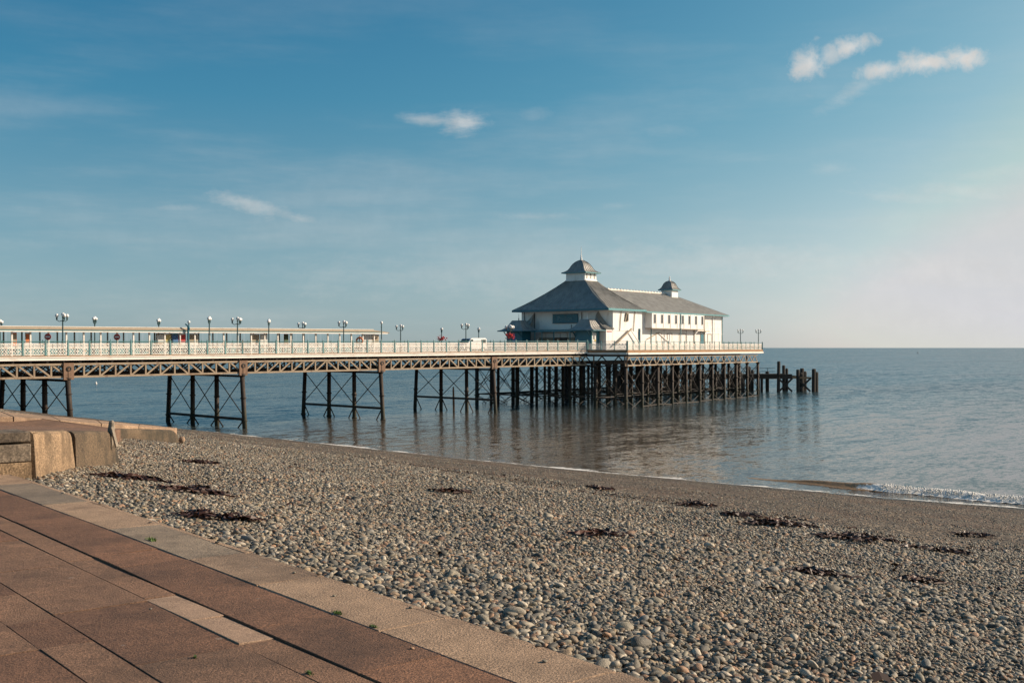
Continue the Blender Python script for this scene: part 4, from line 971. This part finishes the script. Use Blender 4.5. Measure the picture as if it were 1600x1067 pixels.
# lantern with bell roof
def lantern(cx_, cy_, hx, hy, z0, z1, oh, prof, fin, parent, louv=0):
    b_ = MB().box(cx_ - hx, cx_ + hx, cy_ - hy, cy_ + hy, z0, z1).build('lantern', 'white_paint', parent)
    for k in range(louv):
        yy = cy_ - hy + (k + .5) * 2 * hy / louv; MB().box(cx_ - hx - .025, cx_ - hx - .003, yy - hy / louv * .78, yy + hy / louv * .78, z0 + .28, z1 - .12).build('lantern_panel', 'white_paint', b_)
        xx = cx_ - hx + (k + .5) * 2 * hx / louv; MB().box(xx - hx / louv * .35, xx + hx / louv * .35, cy_ - hy - .02, cy_ - hy - .003, z0 + .35, z1 - .15).build('lantern_louvre', 'roof_metal', b_)
    mb = MB(); n_ = len(prof)
    for (k, z) in prof:
        ex, ey = (hx + oh) * k, (hy + oh) * k
        mb.v += [(cx_ - ex, cy_ - ey, z1 + z), (cx_ + ex, cy_ - ey, z1 + z), (cx_ + ex, cy_ + ey, z1 + z), (cx_ - ex, cy_ + ey, z1 + z)]
    for j in range(n_ - 1):
        for k in range(4): mb.f.append((j * 4 + k, j * 4 + (k + 1) % 4, j * 4 + 4 + (k + 1) % 4, j * 4 + 4 + k))
    mb.f.append((3, 2, 1, 0)); mb.f.append(tuple(n_ * 4 - 4 + k for k in range(4)))
    r = mb.build('bell_roof', 'roof_metal', parent)
    mr = MB()
    for u in (0, .2, .4, .6, .8, 1):
        for j in range(n_ - 1):
            (k0, za), (k1, zb) = prof[j], prof[j + 1]
            for face in (0, 1):
                def q(k_, z): 
                    ex, ey = (hx + oh) * k_, (hy + oh) * k_
                    return (cx_ - ex + 2 * ex * u, cy_ - ey - .02, z1 + z + .01) if face else (cx_ - ex - .02, cy_ - ey + 2 * ey * u, z1 + z + .01)
                mr.beam(q(k0, za), q(k1, zb), .05, .05)
    mr.build('standing_seams', 'roof_metal', r)
    MB().box(cx_ - hx - oh - .02, cx_ + hx + oh, cy_ - hy - oh - .02, cy_ + hy + oh, z1 - .10, z1 - .005).build('lantern_gutter', 'teal_trim', r)
    MB().lathe([(.22, 0), (.12, .15), (.15, .28), (.07, .42), (.10, .55), (.05, .68), (.018, fin)], (cx_, cy_, z1 + prof[-1][1] - .05), 8).build('finial', 'white_paint', r)
bell = [(1.0, 0), (.84, .11), (.70, .28), (.60, .52), (.52, .82), (.42, 1.12), (.29, 1.36), (.14, 1.54), (.03, 1.62)]
lantern((lx0 + lx1) / 2, (ly0 + ly1) / 2, 1.27, 1.42, LT - .15, LT + .97, .42, bell, 1.75, pav, 3)
MB().beam((lx0 - .05, ly0 - .05, LT - .02), (lx0 - .05, ly1 + .05, LT - .02), .25, .12).beam((lx0 - .05, ly0 - .05, LT - .02), (lx1, ly0 - .05, LT - .02), .25, .12).build('lantern_flashing', 'white_paint', pav)
# rear hall roof
EV2 = EV - .17; RZ = 7.70; rx0, rx1, ry = 2.0, 25.2, 6.5
roof_face((HL + .3, -.35, EV2), (FL2 + .5, -.35, EV2), (rx1, ry, RZ), (4.5, ry, RZ), 34, pav, rib=.05, name='rear_roof', ribh=.038)
roof_face((HL + .3, HW2 + .4, EV2), (FL2 + .5, HW2 + .4, EV2), (rx1, ry, RZ), (4.5, ry, RZ), 0, pav, name='rear_roof'); roof_face((FL2 + .5, -.35, EV2), (FL2 + .5, HW2 + .4, EV2), (rx1, ry, RZ), (rx1, ry, RZ), 0, pav, name='rear_hip')
for k in range(24): MB().box(6.2 + k * .78, 6.2 + k * .78 + .70, ry - .16, ry + .16, RZ - .02, RZ + .16).box(6.5 + k * .78, 6.5 + k * .78 + .12, ry - .1, ry + .1, RZ + .16, RZ + .26).build('ridge_tile', 'cream_iron', pav)
MB().box(HL + .41, FL2 + .5, -.42, -.353, EV2 - .14, EV2 + .02).build('gutter', 'teal_trim', pav)
MB().box(HL + .42, FL2 + .4, -.35, HW2, EV2 - .16, EV2 - .09).build('soffit', 'white_paint', pav)
bell2 = [(1.0, 0), (.84, .12), (.70, .32), (.60, .60), (.50, .88), (.34, 1.10), (.15, 1.22), (.04, 1.26)]
lantern(rx1 - .9, ry - .2, .85, .85, RZ - 1.0, RZ + .62, .32, bell2, .75, pav)
# oriel of windows on the rear hall side
oz0, oz1 = 2.72, EV2 - .17
ori = MB().box(HL + 1.35, 21.5, -.62, .352, oz0, oz1).build('oriel', 'white_paint', pav)
MB().box(HL + 1.25, 21.6, -.66, .3, oz0 - .10, oz0 - .004).build('oriel_sill', 'beige_board', ori)
nwin = 8
for k in range(nwin):
    xx = HL + 1.75 + k * 1.76
    wn = MB().box(xx, xx + .50, -.655, -.624, oz0 + .55, oz1 - .10).build('window', 'white_paint', ori)
    MB().box(xx + .06, xx + .44, -.668, -.658, oz0 + .61, oz1 - .16).build('pane', 'window_glass', wn)
    if k < nwin - 1: MB().box(xx + .62, xx + 1.60, -.645, -.623, oz0 + .62, oz1 - .10).build('oriel_panel', 'white_paint', ori)
    MB().box(xx + .56, xx + .60, -.650, -.623, oz0 + .04, oz1 - .03).build('oriel_mullion', 'beige_board', ori)
# side details
wz = MB()
wn = MB().prism([(2.35, -.03), (3.25, -.03), (3.25, -.004), (2.35, -.004)], 0, 1); wn = MB()
wn.hexa([(2.5, -.10, 3.45), (3.3, -.10, 3.45), (3.3, -.004, 3.45), (2.5, -.004, 3.45), (2.8, -.22, 4.45), (3.2, -.22, 4.45), (3.2, -.004, 4.45), (2.8, -.004, 4.45)]).build('side_vent', 'beige_board', pav)
MB().box(2.88, 3.12, -.235, -.21, 3.55, 4.35).build('vent_opening', 'dark_opening', pav)
for (x, z0, z1, m) in ((1.4, 2.3, EV - .25, 'beige_board'), (4.5, 2.3, EV - .25, 'beige_board'), (5.9, .1, 2.6, 'teal_paint')):
    MB().tube((x, -.08, z0), (x + (.35 if m != 'teal_paint' else 0), -.08, z1), .045 if m != 'teal_paint' else .12, None, 6).build('drainpipe', m, pav)
MB().beam((-.2, -.35, .55), (3.6, -.35, 2.55), .14, .16).build('stair_rail', 'beige_board', pav); MB().beam((3.4, -.33, 2.5), (5.8, -.33, .55), .10, .12).build('stair_rail', 'white_paint', pav)
MB().box(0, HL, -.035, -.004, 2.30, 2.38).build('string_course', 'white_paint', pav); MB().box(HL, FL2, .30, .346, 2.15, 2.23).build('string_course', 'white_paint', pav)
for x in (9.3, 12.6, 15.0, 18.4, 20.4, 23.3, 25.6, FL2 - .25):
    top = oz0 - .1 if x < 21.5 and x != 15.0 else EV2 - .2
    if x == 15.0:
        MB().tube((x, -.72, .05), (x, -.72, EV2 - .1), .06, None, 6).build('drainpipe', 'teal_trim', pav)
    else: MB().tube((x, .28, .05), (x, .28, top), .05, None, 6).build('drainpipe', random.choice(('beige_board', 'white_paint', 'teal_trim')) if x < 28 else 'teal_trim', pav)
for (x, wd, h, m) in ((10.6, 1.2, 2.0, 'white_paint'), (13.4, 1.1, 2.0, 'white_paint'), (16.5, 1.6, 2.0, 'white_paint'), (22.2, .9, 2.35, 'teal_paint'), (24.3, .9, 2.0, 'white_paint')):
    dr_ = MB().box(x, x + wd, .315, .346, .02, h).build('door', m, pav); MB().box(x - .07, x - .005, .30, .346, .02, h + .07).box(x + wd + .005, x + wd + .07, .30, .346, .02, h + .07).box(x - .07, x + wd + .07, .30, .346, h + .072, h + .14).build('door_frame', 'beige_board', dr_)
MB().box(21.6, 23.8, -.25, .346, 2.42, 2.50).build('door_canopy', 'beige_board', pav)
MB().beam((11.0, .25, 2.1), (15.2, .25, .35), .06, .10).build('stair_rail', 'white_paint', pav); MB().beam((8.2, .25, 1.3), (11.2, .25, 2.2), .06, .10).build('stair_rail', 'beige_board', pav)
MB().box(23.0, FL2 - .8, .325, .346, 2.9, 2.98).box(23.0, FL2 - .8, .325, .346, 3.6, 3.64).box(26.2, 26.26, .325, .346, .4, 4.4).build('wall_batten', 'white_paint', pav)
# front elevation: sign, pipes, entrance screen, canopy between the kiosks
sg = MB().box(-.16, -.02, 5.0, 8.75, 3.30, 4.36).build('sign_board', 'teal_paint', pav); sg['label'] = 'teal name board high on the front wall'
MB().box(-.20, -.162, 4.95, 8.8, 3.25, 3.30).box(-.20, -.162, 4.95, 8.8, 4.36, 4.41).build('sign_frame', 'dark_opening', sg)
cu = bpy.data.curves.new('lettering', 'FONT'); cu.body = 'Pavilion'; cu.size = .72; cu.extrude = .012; cu.align_x = 'CENTER'; cu.align_y = 'CENTER'
to = bpy.data.objects.new('lettering_tmp', cu); COL.objects.link(to); bpy.context.view_layer.update()
tm = bpy.data.meshes.new_from_object(to); bpy.data.objects.remove(to); tm.name = 'lettering'; tm.materials.clear(); tm.materials.append(M['sign_letter'])
link('lettering', tm, sg, (-.175, 6.9, 3.83), (math.radians(90), 0, math.radians(-90)))
for (y, z0, z1) in ((4.45, 2.35, 4.6), (11.6, 2.5, 4.6), (6.0, 2.05, 3.1), (13.2, 2.6, 4.7)): MB().tube((-.06, y, z0), (-.06, y, z1), .04, None, 6).build('drainpipe', 'dark_steel', pav)
MB().box(-.05, -.004, 3.2, 11.0, 2.62, 2.68).box(-.06, -.004, .4, 12.8, 2.30, 2.36).build('string_course', 'white_paint', pav)
MB().hexa([(-1.9, 2.9, 2.20), (-.01, 2.9, 2.42), (-.01, 10.6, 2.42), (-1.9, 10.6, 2.20), (-1.9, 2.9, 2.28), (-.01, 2.9, 2.50), (-.01, 10.6, 2.50), (-1.9, 10.6, 2.28)]).build('entrance_canopy', 'teal_trim', pav)
for k, y in enumerate((3.2, 5.0, 7.4, 9.2, 10.3)): MB().tube((-1.75, y, 0), (-1.75, y, 2.2), .06, None, 8).build('canopy_post', 'teal_trim', pav)
for k in range(7):
    y0 = 3.0 + k * 1.08
    MB().box(-.55, -.45, y0 + .03, y0 + 1.03, .05, 1.5).build('entrance_panel', ('beige_board', 'brown_board', 'beige_board', 'dark_opening', 'brown_board', 'beige_board', 'beige_board')[k], pav)
    MB().box(-.55, -.47, y0 + .03, y0 + 1.03, 1.54, 2.1).build('entrance_fanlight', 'white_paint', pav)
# corner kiosks with ogee roofs, and the swept corner roofs behind them
def kiosk(y0, y1, side):
    x0, x1 = -3.3, -1.5; h = 2.35
    kb = MB().box(x0, x1, y0, y1, 0, h).build('kiosk', 'teal_paint', pav)
    mb = MB(); oh = .85; prof = [(1.0, 0, 0), (.80, .13, .0), (.60, .40, 0), (.46, .78, 0), (.38, 1.05, 0), (.33, 1.22, 0), (.30, 1.28, 0)]
    cx_, cy_ = (x0 + x1) / 2, (y0 + y1) / 2; hx, hy = (x1 - x0) / 2 + oh, (y1 - y0) / 2 + oh
    for (k, z, _) in prof: mb.v += [(cx_ - hx * k, cy_ - hy * k, h + z), (cx_ + hx * k, cy_ - hy * k, h + z), (cx_ + hx * k, cy_ + hy * k, h + z), (cx_ - hx * k, cy_ + hy * k, h + z)]
    for j in range(len(prof) - 1):
        for k in range(4): mb.f.append((j * 4 + k, j * 4 + (k + 1) % 4, j * 4 + 4 + (k + 1) % 4, j * 4 + 4 + k))
    mb.f.append((3, 2, 1, 0)); mb.f.append(tuple(len(prof) * 4 - 4 + k for k in range(4)))
    kr = mb.build('kiosk_roof', 'roof_metal', pav)
    mr = MB()
    for u in (0, .25, .5, .75, 1):
        for j in range(len(prof) - 1):
            k0, z0, _ = prof[j]; k1, z1, _ = prof[j + 1]
            mr.beam((cx_ - hx * k0 + 2 * hx * k0 * u, cy_ - hy * k0 - .02, h + z0), (cx_ - hx * k1 + 2 * hx * k1 * u, cy_ - hy * k1 - .02, h + z1), .07, .06)
    mr.build('standing_seams', 'roof_metal', kr)
    MB().box(cx_ - hx, cx_ + hx, cy_ - hy, cy_ + hy, h - .10, h - .004).build('kiosk_fascia', 'teal_paint', kr)
    for yy in (y0 + .1, y1 - .1):
        MB().beam((x0 - .02, yy, h - .75), (x0 - .7, yy, h - .12), .08, .08).build('bracket', 'teal_paint', kb)
    MB().lathe([(.10, 0), (.05, .12), (.08, .22), (.025, .34), (.015, .85)], (cx_, cy_, h + 1.26), 6).build('finial', 'white_paint' if side < 0 else 'roof_metal', kr)
    return kb
kr_ = kiosk(.9, 3.2, -1); kl_ = kiosk(11.1, 13.5, 1)
dr_ = MB().box(-3.1, -2.25, .86, .896, .05, 2.0).build('kiosk_door', 'poster_white', kr_)
MB().box(-3.25, -3.12, .85, .896, .02, 2.12).box(-2.23, -2.1, .85, .896, .02, 2.12).box(-3.25, -2.1, .85, .896, 2.125, 2.25).build('door_frame', 'teal_trim', kr_)
MB().box(-2.9, -2.65, .84, .858, 1.25, 1.7).build('poster', 'dark_opening', dr_); MB().box(-2.7, -2.4, .84, .858, .95, 1.24).build('poster', 'poster_yellow', dr_)
MB().box(-3.32, -3.305, 12.1, 12.6, .1, 2.0).build('poster', 'poster_blue', kl_)
for sgn, yw in ((-1, 0.0), (1, HW)):
    # annex wall and its swept lit roof
    ya, yb = (.02, 1.9) if sgn < 0 else (HW - 1.9, HW - .02)
    MB().box(-1.45, -.004, ya, yb, 0, 2.5).build('annex_wall', 'white_paint', pav)
    yo = ya - .15 if sgn < 0 else yb + .15; yi = 2.1 if sgn < 0 else HW - 2.1
    ap = (-.03, yi, EV - .3)
    roof_face((-1.7, yo, 2.5), (0.1, yo, 2.5), ap, (-.5, yi, EV - .75), 6, pav, sag=.22, nseg=5, rib=.10, name='swept_roof')
    roof_face((-1.7, yo, 2.5), (-1.7, yi + (.0 if sgn < 0 else 0), 2.5), (-.5, yi, EV - .75), (-.5, yi, EV - .75), 0, pav, sag=.2, nseg=4, name='swept_roof')
tx = MB()
for k in range(7): tx.box(-1.3 + k * .16, -1.2 + k * .16, -.012, .016, 2.12, 2.24)
tx.build('small_red_notice', 'sign_red', pav)

# ------------------------------------------------------------------ shelter along the deck
SY0, SY1 = 5.5, 7.9; SK0, SK1 = -14.0, 35.6
sh = thing('deck_shelter', 'long glazed windbreak shelter with flat cream canopy along the pier deck', 'shelter', (-34.05, 85.5, 0), (0, -.0042, UA))
zc = DK + 1.92
MB().box(SK0, SK1, SY0 - .02, SY1, zc + .19, zc + .25).build('canopy_roof', 'truss_paint', sh)
mb = MB().hexa([(SK0, SY0 - .35, zc + .20), (SK1 - .6, SY0 - .35, zc + .20), (SK1 - .6, SY0 - .02, zc + .20), (SK0, SY0 - .02, zc + .20), (SK0, SY0 - .1, zc + .42), (SK1 - 1.3, SY0 - .1, zc + .42), (SK1 - 1.3, SY0 - .02, zc + .42), (SK0, SY0 - .02, zc + .42)]); mb.build('canopy_edge', 'beige_board', sh)
MB().box(SK0, SK1 - 1.3, SY0 - .12, SY1 + .1, zc + .424, zc + .47).build('canopy_cap', 'fascia_paint', sh)
MB().box(SK0, SK1 - .3, SY0 - .30, SY0 - .05, zc + .10, zc + .195).build('gutter', 'teal_trim', sh)
MB().box(SK0, SK1 + .4, SY0 - .30, SY0 - .06, zc, zc + .095).build('fascia', 'fascia_paint', sh)
MB().hexa([(SK1 - .6, SY0, zc + .12), (SK1 + .9, SY0, zc + .08), (SK1 + .9, SY1, zc + .08), (SK1 - .6, SY1, zc + .12), (SK1 - 1.3, SY0, zc + .40), (SK1 + .9, SY0, zc + .16), (SK1 + .9, SY1, zc + .16), (SK1 - 1.3, SY1, zc + .40)]).build('canopy_end', 'truss_paint', sh)
k = SK0 + .3; ip = 0
mp1 = MB().box(-.06, .06, -.06, .06, 0, zc - DK).mesh('post', 'fascia_paint'); mp2 = MB().box(-.05, .05, -.05, .05, 0, zc - DK + .15).mesh('post', 'truss_paint')
mgl = MB().box(.08, 1.38, -.006, .006, .55, zc - DK - .05).mesh('glass_pane', 'clear_glass'); mdado = MB().box(.06, 1.40, -.02, .02, .02, .54).mesh('dado_panel', 'teal_trim')
while k < SK1 - .3:
    link('post', mp1, sh, (k, SY0 + .05, DK)); link('post', mp2, sh, (k + .25, SY1 - .1, DK))
    if k + 1.46 < SK1 - .3:
        link('glass_pane', mgl, sh, (k, (SY0 + SY1) / 2, DK)); link('dado_panel', mdado, sh, (k, (SY0 + SY1) / 2, DK))
    k += 1.46; ip += 1
uP = Vector((.6939, .72, 0)); vP = Vector((-.72, .6939, 0)); P0v = Vector((-34.05, 85.5, 0))
def on_deck(px, y): # deck point seen at image column px, y metres in from the near rail
    r = (px - 800) / F; b = P0v + vP * y; k_ = (b.y * r - b.x) / (uP.x - r * uP.y); p = b + uP * k_; return Vector((p.x, p.y, DK + .0042 * k_ - .03))
# things on the deck
def round_sign(px, y, label):
    p = on_deck(px, y); t = thing('round_sign', label, 'sign', p, (0, 0, 0), 'round red signs on the pier deck')
    MB().tube((0, 0, 0), (0, 0, 1.75), .03, None, 6).build('pole', 'lamp_green', t); d_ = MB().tube((0, -.06, 1.55), (0, -.03, 1.55), .27, None, 14).build('disc', 'red_paint', t); MB().box(-.18, .18, -.075, -.062, 1.50, 1.61).build('bar', 'poster_white', d_)
round_sign(75, 4.2, 'round red and white sign left of the tall lamp on the pier'); round_sign(183, 4.2, 'round red and white sign right of the tall lamp on the pier')
def board(px, y, wd, m1, m2, label, name='notice_board', h=1.9):
    p = on_deck(px, y); t = thing(name, label, 'notice board', p, (0, 0, UA), 'notice boards under the shelter')
    MB().box(-wd / 2, wd / 2, -.03, .03, .85, h).build('panel', m1, t); MB().box(-wd / 2 + .05, wd / 2 - .05, -.045, -.033, 1.1, h - .12).build('poster', m2, t)
    MB().box(-wd / 2 + .02, -wd / 2 + .08, -.03, .03, 0, .845).build('leg', 'lamp_green', t); MB().box(wd / 2 - .08, wd / 2 - .02, -.03, .03, 0, .845).build('leg', 'lamp_green', t)
for px, wd, m1, m2, lb in ((22, .4, 'orange_paint', 'beige_board', 'orange edged notice board at the far left of the pier shelter'), (44, .5, 'poster_white', 'orange_paint', 'white notice board with orange poster left of the tall lamp'),
    (251, .9, 'beige_board', 'poster_white', 'leftmost of the colourful display boards in mid shelter'), (262, .9, 'poster_white', 'poster_yellow', 'display board with a yellow poster, second of the mid shelter cluster'), (274, 1.0, 'teal_trim', 'poster_blue', 'display board with a blue poster in mid shelter'),
    (284, .8, 'poster_white', 'flower_red', 'display board with a red poster in mid shelter'), (302, .9, 'poster_white', 'beige_board', 'pale display board right of the blue pole in mid shelter'),
    (398, 1.0, 'poster_white', 'beige_board', 'pale board right of the two middle lamps'), (412, .8, 'poster_white', 'poster_white', 'plain white board left of a lamp behind the shelter'), (447, .5, 'brown_board', 'leaf_green', 'narrow brown and green board right of the shelter middle'),
    (575, 1.2, 'poster_white', 'poster_white', 'white board near the seaward end of the shelter'), (586, 1.0, 'poster_white', 'beige_board', 'pale board at the seaward end of the shelter')):
    board(px, 6.0, wd, m1, m2, lb)
p = on_deck(562, 3.6); t = thing('lifebuoy', 'orange lifebuoy on a white post near the end of the shelter', 'lifebuoy', p)
bm = bmesh.new(); mb = MB()
for i in range(14):
    for j in range(6):
        a0, b0 = i * 2 * math.pi / 14, j * 2 * math.pi / 6; r_ = .30 + .085 * math.cos(b0); mb.v.append((r_ * math.cos(a0), -.1 + .085 * math.sin(b0), 1.25 + r_ * math.sin(a0)))
for i in range(14):
    for j in range(6): mb.f.append((i * 6 + j, i * 6 + (j + 1) % 6, ((i + 1) % 14) * 6 + (j + 1) % 6, ((i + 1) % 14) * 6 + j))
mb.build('ring', 'orange_paint', t, True); MB().box(-.07, .07, -.02, .08, 0, 1.75).build('post', 'poster_white', t)
# telescope / blue pole
p = on_deck(294, 5.0); t = thing('blue_pole', 'thick blue pole with a curved hood in mid shelter', 'pole', p)
MB().tube((0, 0, 0), (0, 0, 2.55), .11, .09, 8).build('shaft', 'teal_paint', t); MB().beam((.05, 0, 2.5), (-.25, 0, 2.72), .12, .10).beam((.05, 0, 2.5), (.12, 0, 2.2), .12, .1).build('hood', 'teal_paint', t)

# lamps
def lamp(p, h, n, label, globe=.175, basket=None, rot=0.0, col='lamp_green'):
    t = thing('lamp_post', label, 'lamp', p, (0, 0, rot), 'globe lamps on the pier')
    MB().lathe([(.16, 0), (.16, .12), (.10, .2), (.09, .8), (.055, .95), (.05, h - .45), (.07, h - .42), (.05, h - .36), (.04, h - .20)], (0, 0, 0), 8).build('pole', col, t)
    arm = .0 if n == 1 else .44
    for k in range(n):
        if n == 1: c = Vector((0, 0, h))
        elif k == n - 1 and n >= 3: c = Vector((0.02, 0, h + .08))
        else: an = 2 * math.pi * k / (n - 1 if n >= 3 else n) ; c = Vector((arm * math.cos(an), arm * math.sin(an), h))
        a_ = MB()
        if c.xy.length > .1:
            m_ = Vector((c.x * .6, c.y * .6, h - .46)); a_.tube((0, 0, h - .38), m_, .025, None, 6).tube(m_, (c.x, c.y, h - .34), .025, None, 6).tube((c.x, c.y, h - .36), (c.x, c.y, h - .14), .05, .07, 8)
        else: a_.tube((0, 0, h - .25), (0, 0, c.z - .15), .04, .07, 8)
        br = a_.build('bracket', col, t); MB().sphere(c, globe, 12, 8).build('globe', 'opal_glass', br, True)
    if basket:
        mb = MB()
        for k in range(60):
            q = Vector((random.gauss(0, .22), random.gauss(0, .22), h - basket + random.gauss(0, .13))); r = random.uniform(.04, .1); mb.sphere(q, r, 5, 3)
        mb.build('hanging_basket', 'flower_red', t)
lp_ = [(98, .35, 493, 4, 'tall lamp with four globes at the near railing, leftmost'), (371, .35, 499, 4, 'four-globe lamp at the near railing in mid pier'), (537, .35, 504, 4, 'four-globe lamp at the near railing before the shelter ends'),
       (728, .35, 508, 4, 'four-globe lamp at the near railing in front of the van'), (327, 1.2, 498, 3, 'lamp with clustered globes just left of the mid pier lamp'), (596, 2.0, 504, 1, 'single-globe lamp at the seaward end of the shelter'),
       (148, 10.5, 498, 3, 'lamp with globes behind the shelter, right of the tall leftmost lamp'), (248, 10.5, 501, 3, 'lamp behind the shelter above the display boards'), (295, 11.2, 503, 1, 'single globe showing behind the blue pole'),
       (420, 3.0, 502, 3, 'lamp in front of the canopy right of the mid pier lamp'), (473, 11.0, 506, 4, 'lamp behind the shelter between two near lamps'), (626, 6.0, 510, 4, 'lamp standing just past the end of the shelter'),
       (690, 9.0, 514, 2, 'short dark lamp left of the van'), (748, 10.5, 514, 3, 'small dark lamp right behind the van'), (0, 11.5, 503, 3, 'lamp half cut by the left edge of the picture')]
for (px, y, py, n, lb) in lp_:
    p = on_deck(px, y); h = EYE + (HOR - py) * p.y / F - p.z
    lamp(p, h, n, lb, .14, 1.1 if px == 690 else None, UA + (.35 if n == 4 else .9))
ph = lambda s, t: headA + ab * s + Vector((-.829, .559, 0)) * t
q = ph(32.5, .9)
for px, s_, lb in ((1157, 35.3, 'slim lamp right of the pavilion, nearer the building'), (1185, 41.0, 'rightmost slim lamp on the outer corner of the pier head')):
    Yg = (ph(s_, 1.0)).y; p = Vector(((px - 800) * Yg / F, Yg, HD)); lamp(p, EYE + (HOR - 516) * Yg / F - HD, 3, lb, .12, None, .5)
p = on_deck(797, 1.2); lamp(p, EYE + (HOR - 511) * p.y / F - p.z, 4, 'globe lamp with red flower baskets in front of the left kiosk', .19, .95, UA)

# van
p = on_deck(735.5, 7.2); van = thing('parked_van', 'small white van parked on the pier deck short of the pavilion', 'van', p, (0, 0, UA + math.pi)); van.scale = (.95, .95, .86)
vb = [(-1.95, .35), (1.75, .35), (1.98, .50), (2.0, .85), (1.75, 1.0), (1.25, 1.12), (.72, 1.72), (.55, 1.80), (-1.75, 1.82), (-1.95, 1.70)]
mb = MB(); n_ = len(vb)
for yy, k in ((-.82, .0), (.82, 0)):
    mb.v += [(x, yy * (1 if z < 1.2 else .92), z) for x, z in vb]
mb.f += [tuple(range(n_)), tuple(n_ + k for k in reversed(range(n_)))] + [(k, n_ + k, n_ + (k + 1) % n_, (k + 1) % n_) for k in range(n_)]
me = mb.mesh('body', 'van_white'); bevel_mesh(me, .04, 2); link('body', me, van)
for s_ in (-1, 1):
    yy = s_ * .775
    MB().hexa([(.35, yy - .01, 1.12), (1.12, yy - .01, 1.12), (1.12, yy + .015 * s_ + .01, 1.12), (.35, yy + .01, 1.12), (.35, yy - .01, 1.62), (.68, yy - .01, 1.62), (.68, yy + .02, 1.62), (.35, yy + .02, 1.62)]).build('side_window', 'window_glass', van)
    MB().box(-1.75, -1.05, yy - .02, yy + .02, 1.12, 1.62).build('side_window', 'window_glass', van)
    for x in (-1.25, 1.25):
        wh = MB().tube((x, s_ * .66, .32), (x, s_ * .84, .32), .32, None, 14).build('wheel', 'rubber', van); MB().tube((x, s_ * .841, .32), (x, s_ * .852, .32), .18, None, 10).build('rim', 'poster_white', wh)
    MB().box(1.93, 2.01, s_ * .68 - .13, s_ * .68 + .13, .70, .88).build('headlight', 'poster_white', van)
MB().hexa([(1.26, -.66, 1.13), (1.30, -.66, 1.15), (1.30, .66, 1.15), (1.26, .66, 1.13), (.78, -.60, 1.66), (.82, -.60, 1.68), (.82, .60, 1.68), (.78, .60, 1.66)]).build('windscreen', 'window_glass', van)

# post standing in the water under the pier, buoys, far ship, gull
p = at(709, 641, 0); t = MB().lathe([(.13, -1), (.12, 1.2), (.10, 2.1), (.11, 2.15), (.07, 2.6), (.03, 2.65)], (0, 0, 0), 7).build('mooring_post', 'rust_plate'); t.location = p; t.rotation_euler = (.02, -.02, 0); tag(t, 'rusty broken post standing in the water under the pier', 'post')
def buoy(px, py, r, label):
    t = MB().lathe([(r * .7, -.2), (r, .0), (r, r * .8), (r * .6, r * 1.4), (r * .2, r * 2.2), (r * .05, r * 2.6)], (0, 0, 0), 10).build('buoy', 'poster_white', None, True); t.location = at(px, py, 0); tag(t, label, 'buoy')
buoy(150, 600, .22, 'small white buoy on the water under the left span')
t = MB().lathe([(.5, -.3), (.8, .1), (.7, .7), (.3, 1.3), (.08, 1.9)], (0, 0, 0), 10).build('marker_buoy', 'ship_grey', None, True); t.location = at(1434, 552, 0); tag(t, 'tiny dark marker buoy far out near the horizon', 'buoy')
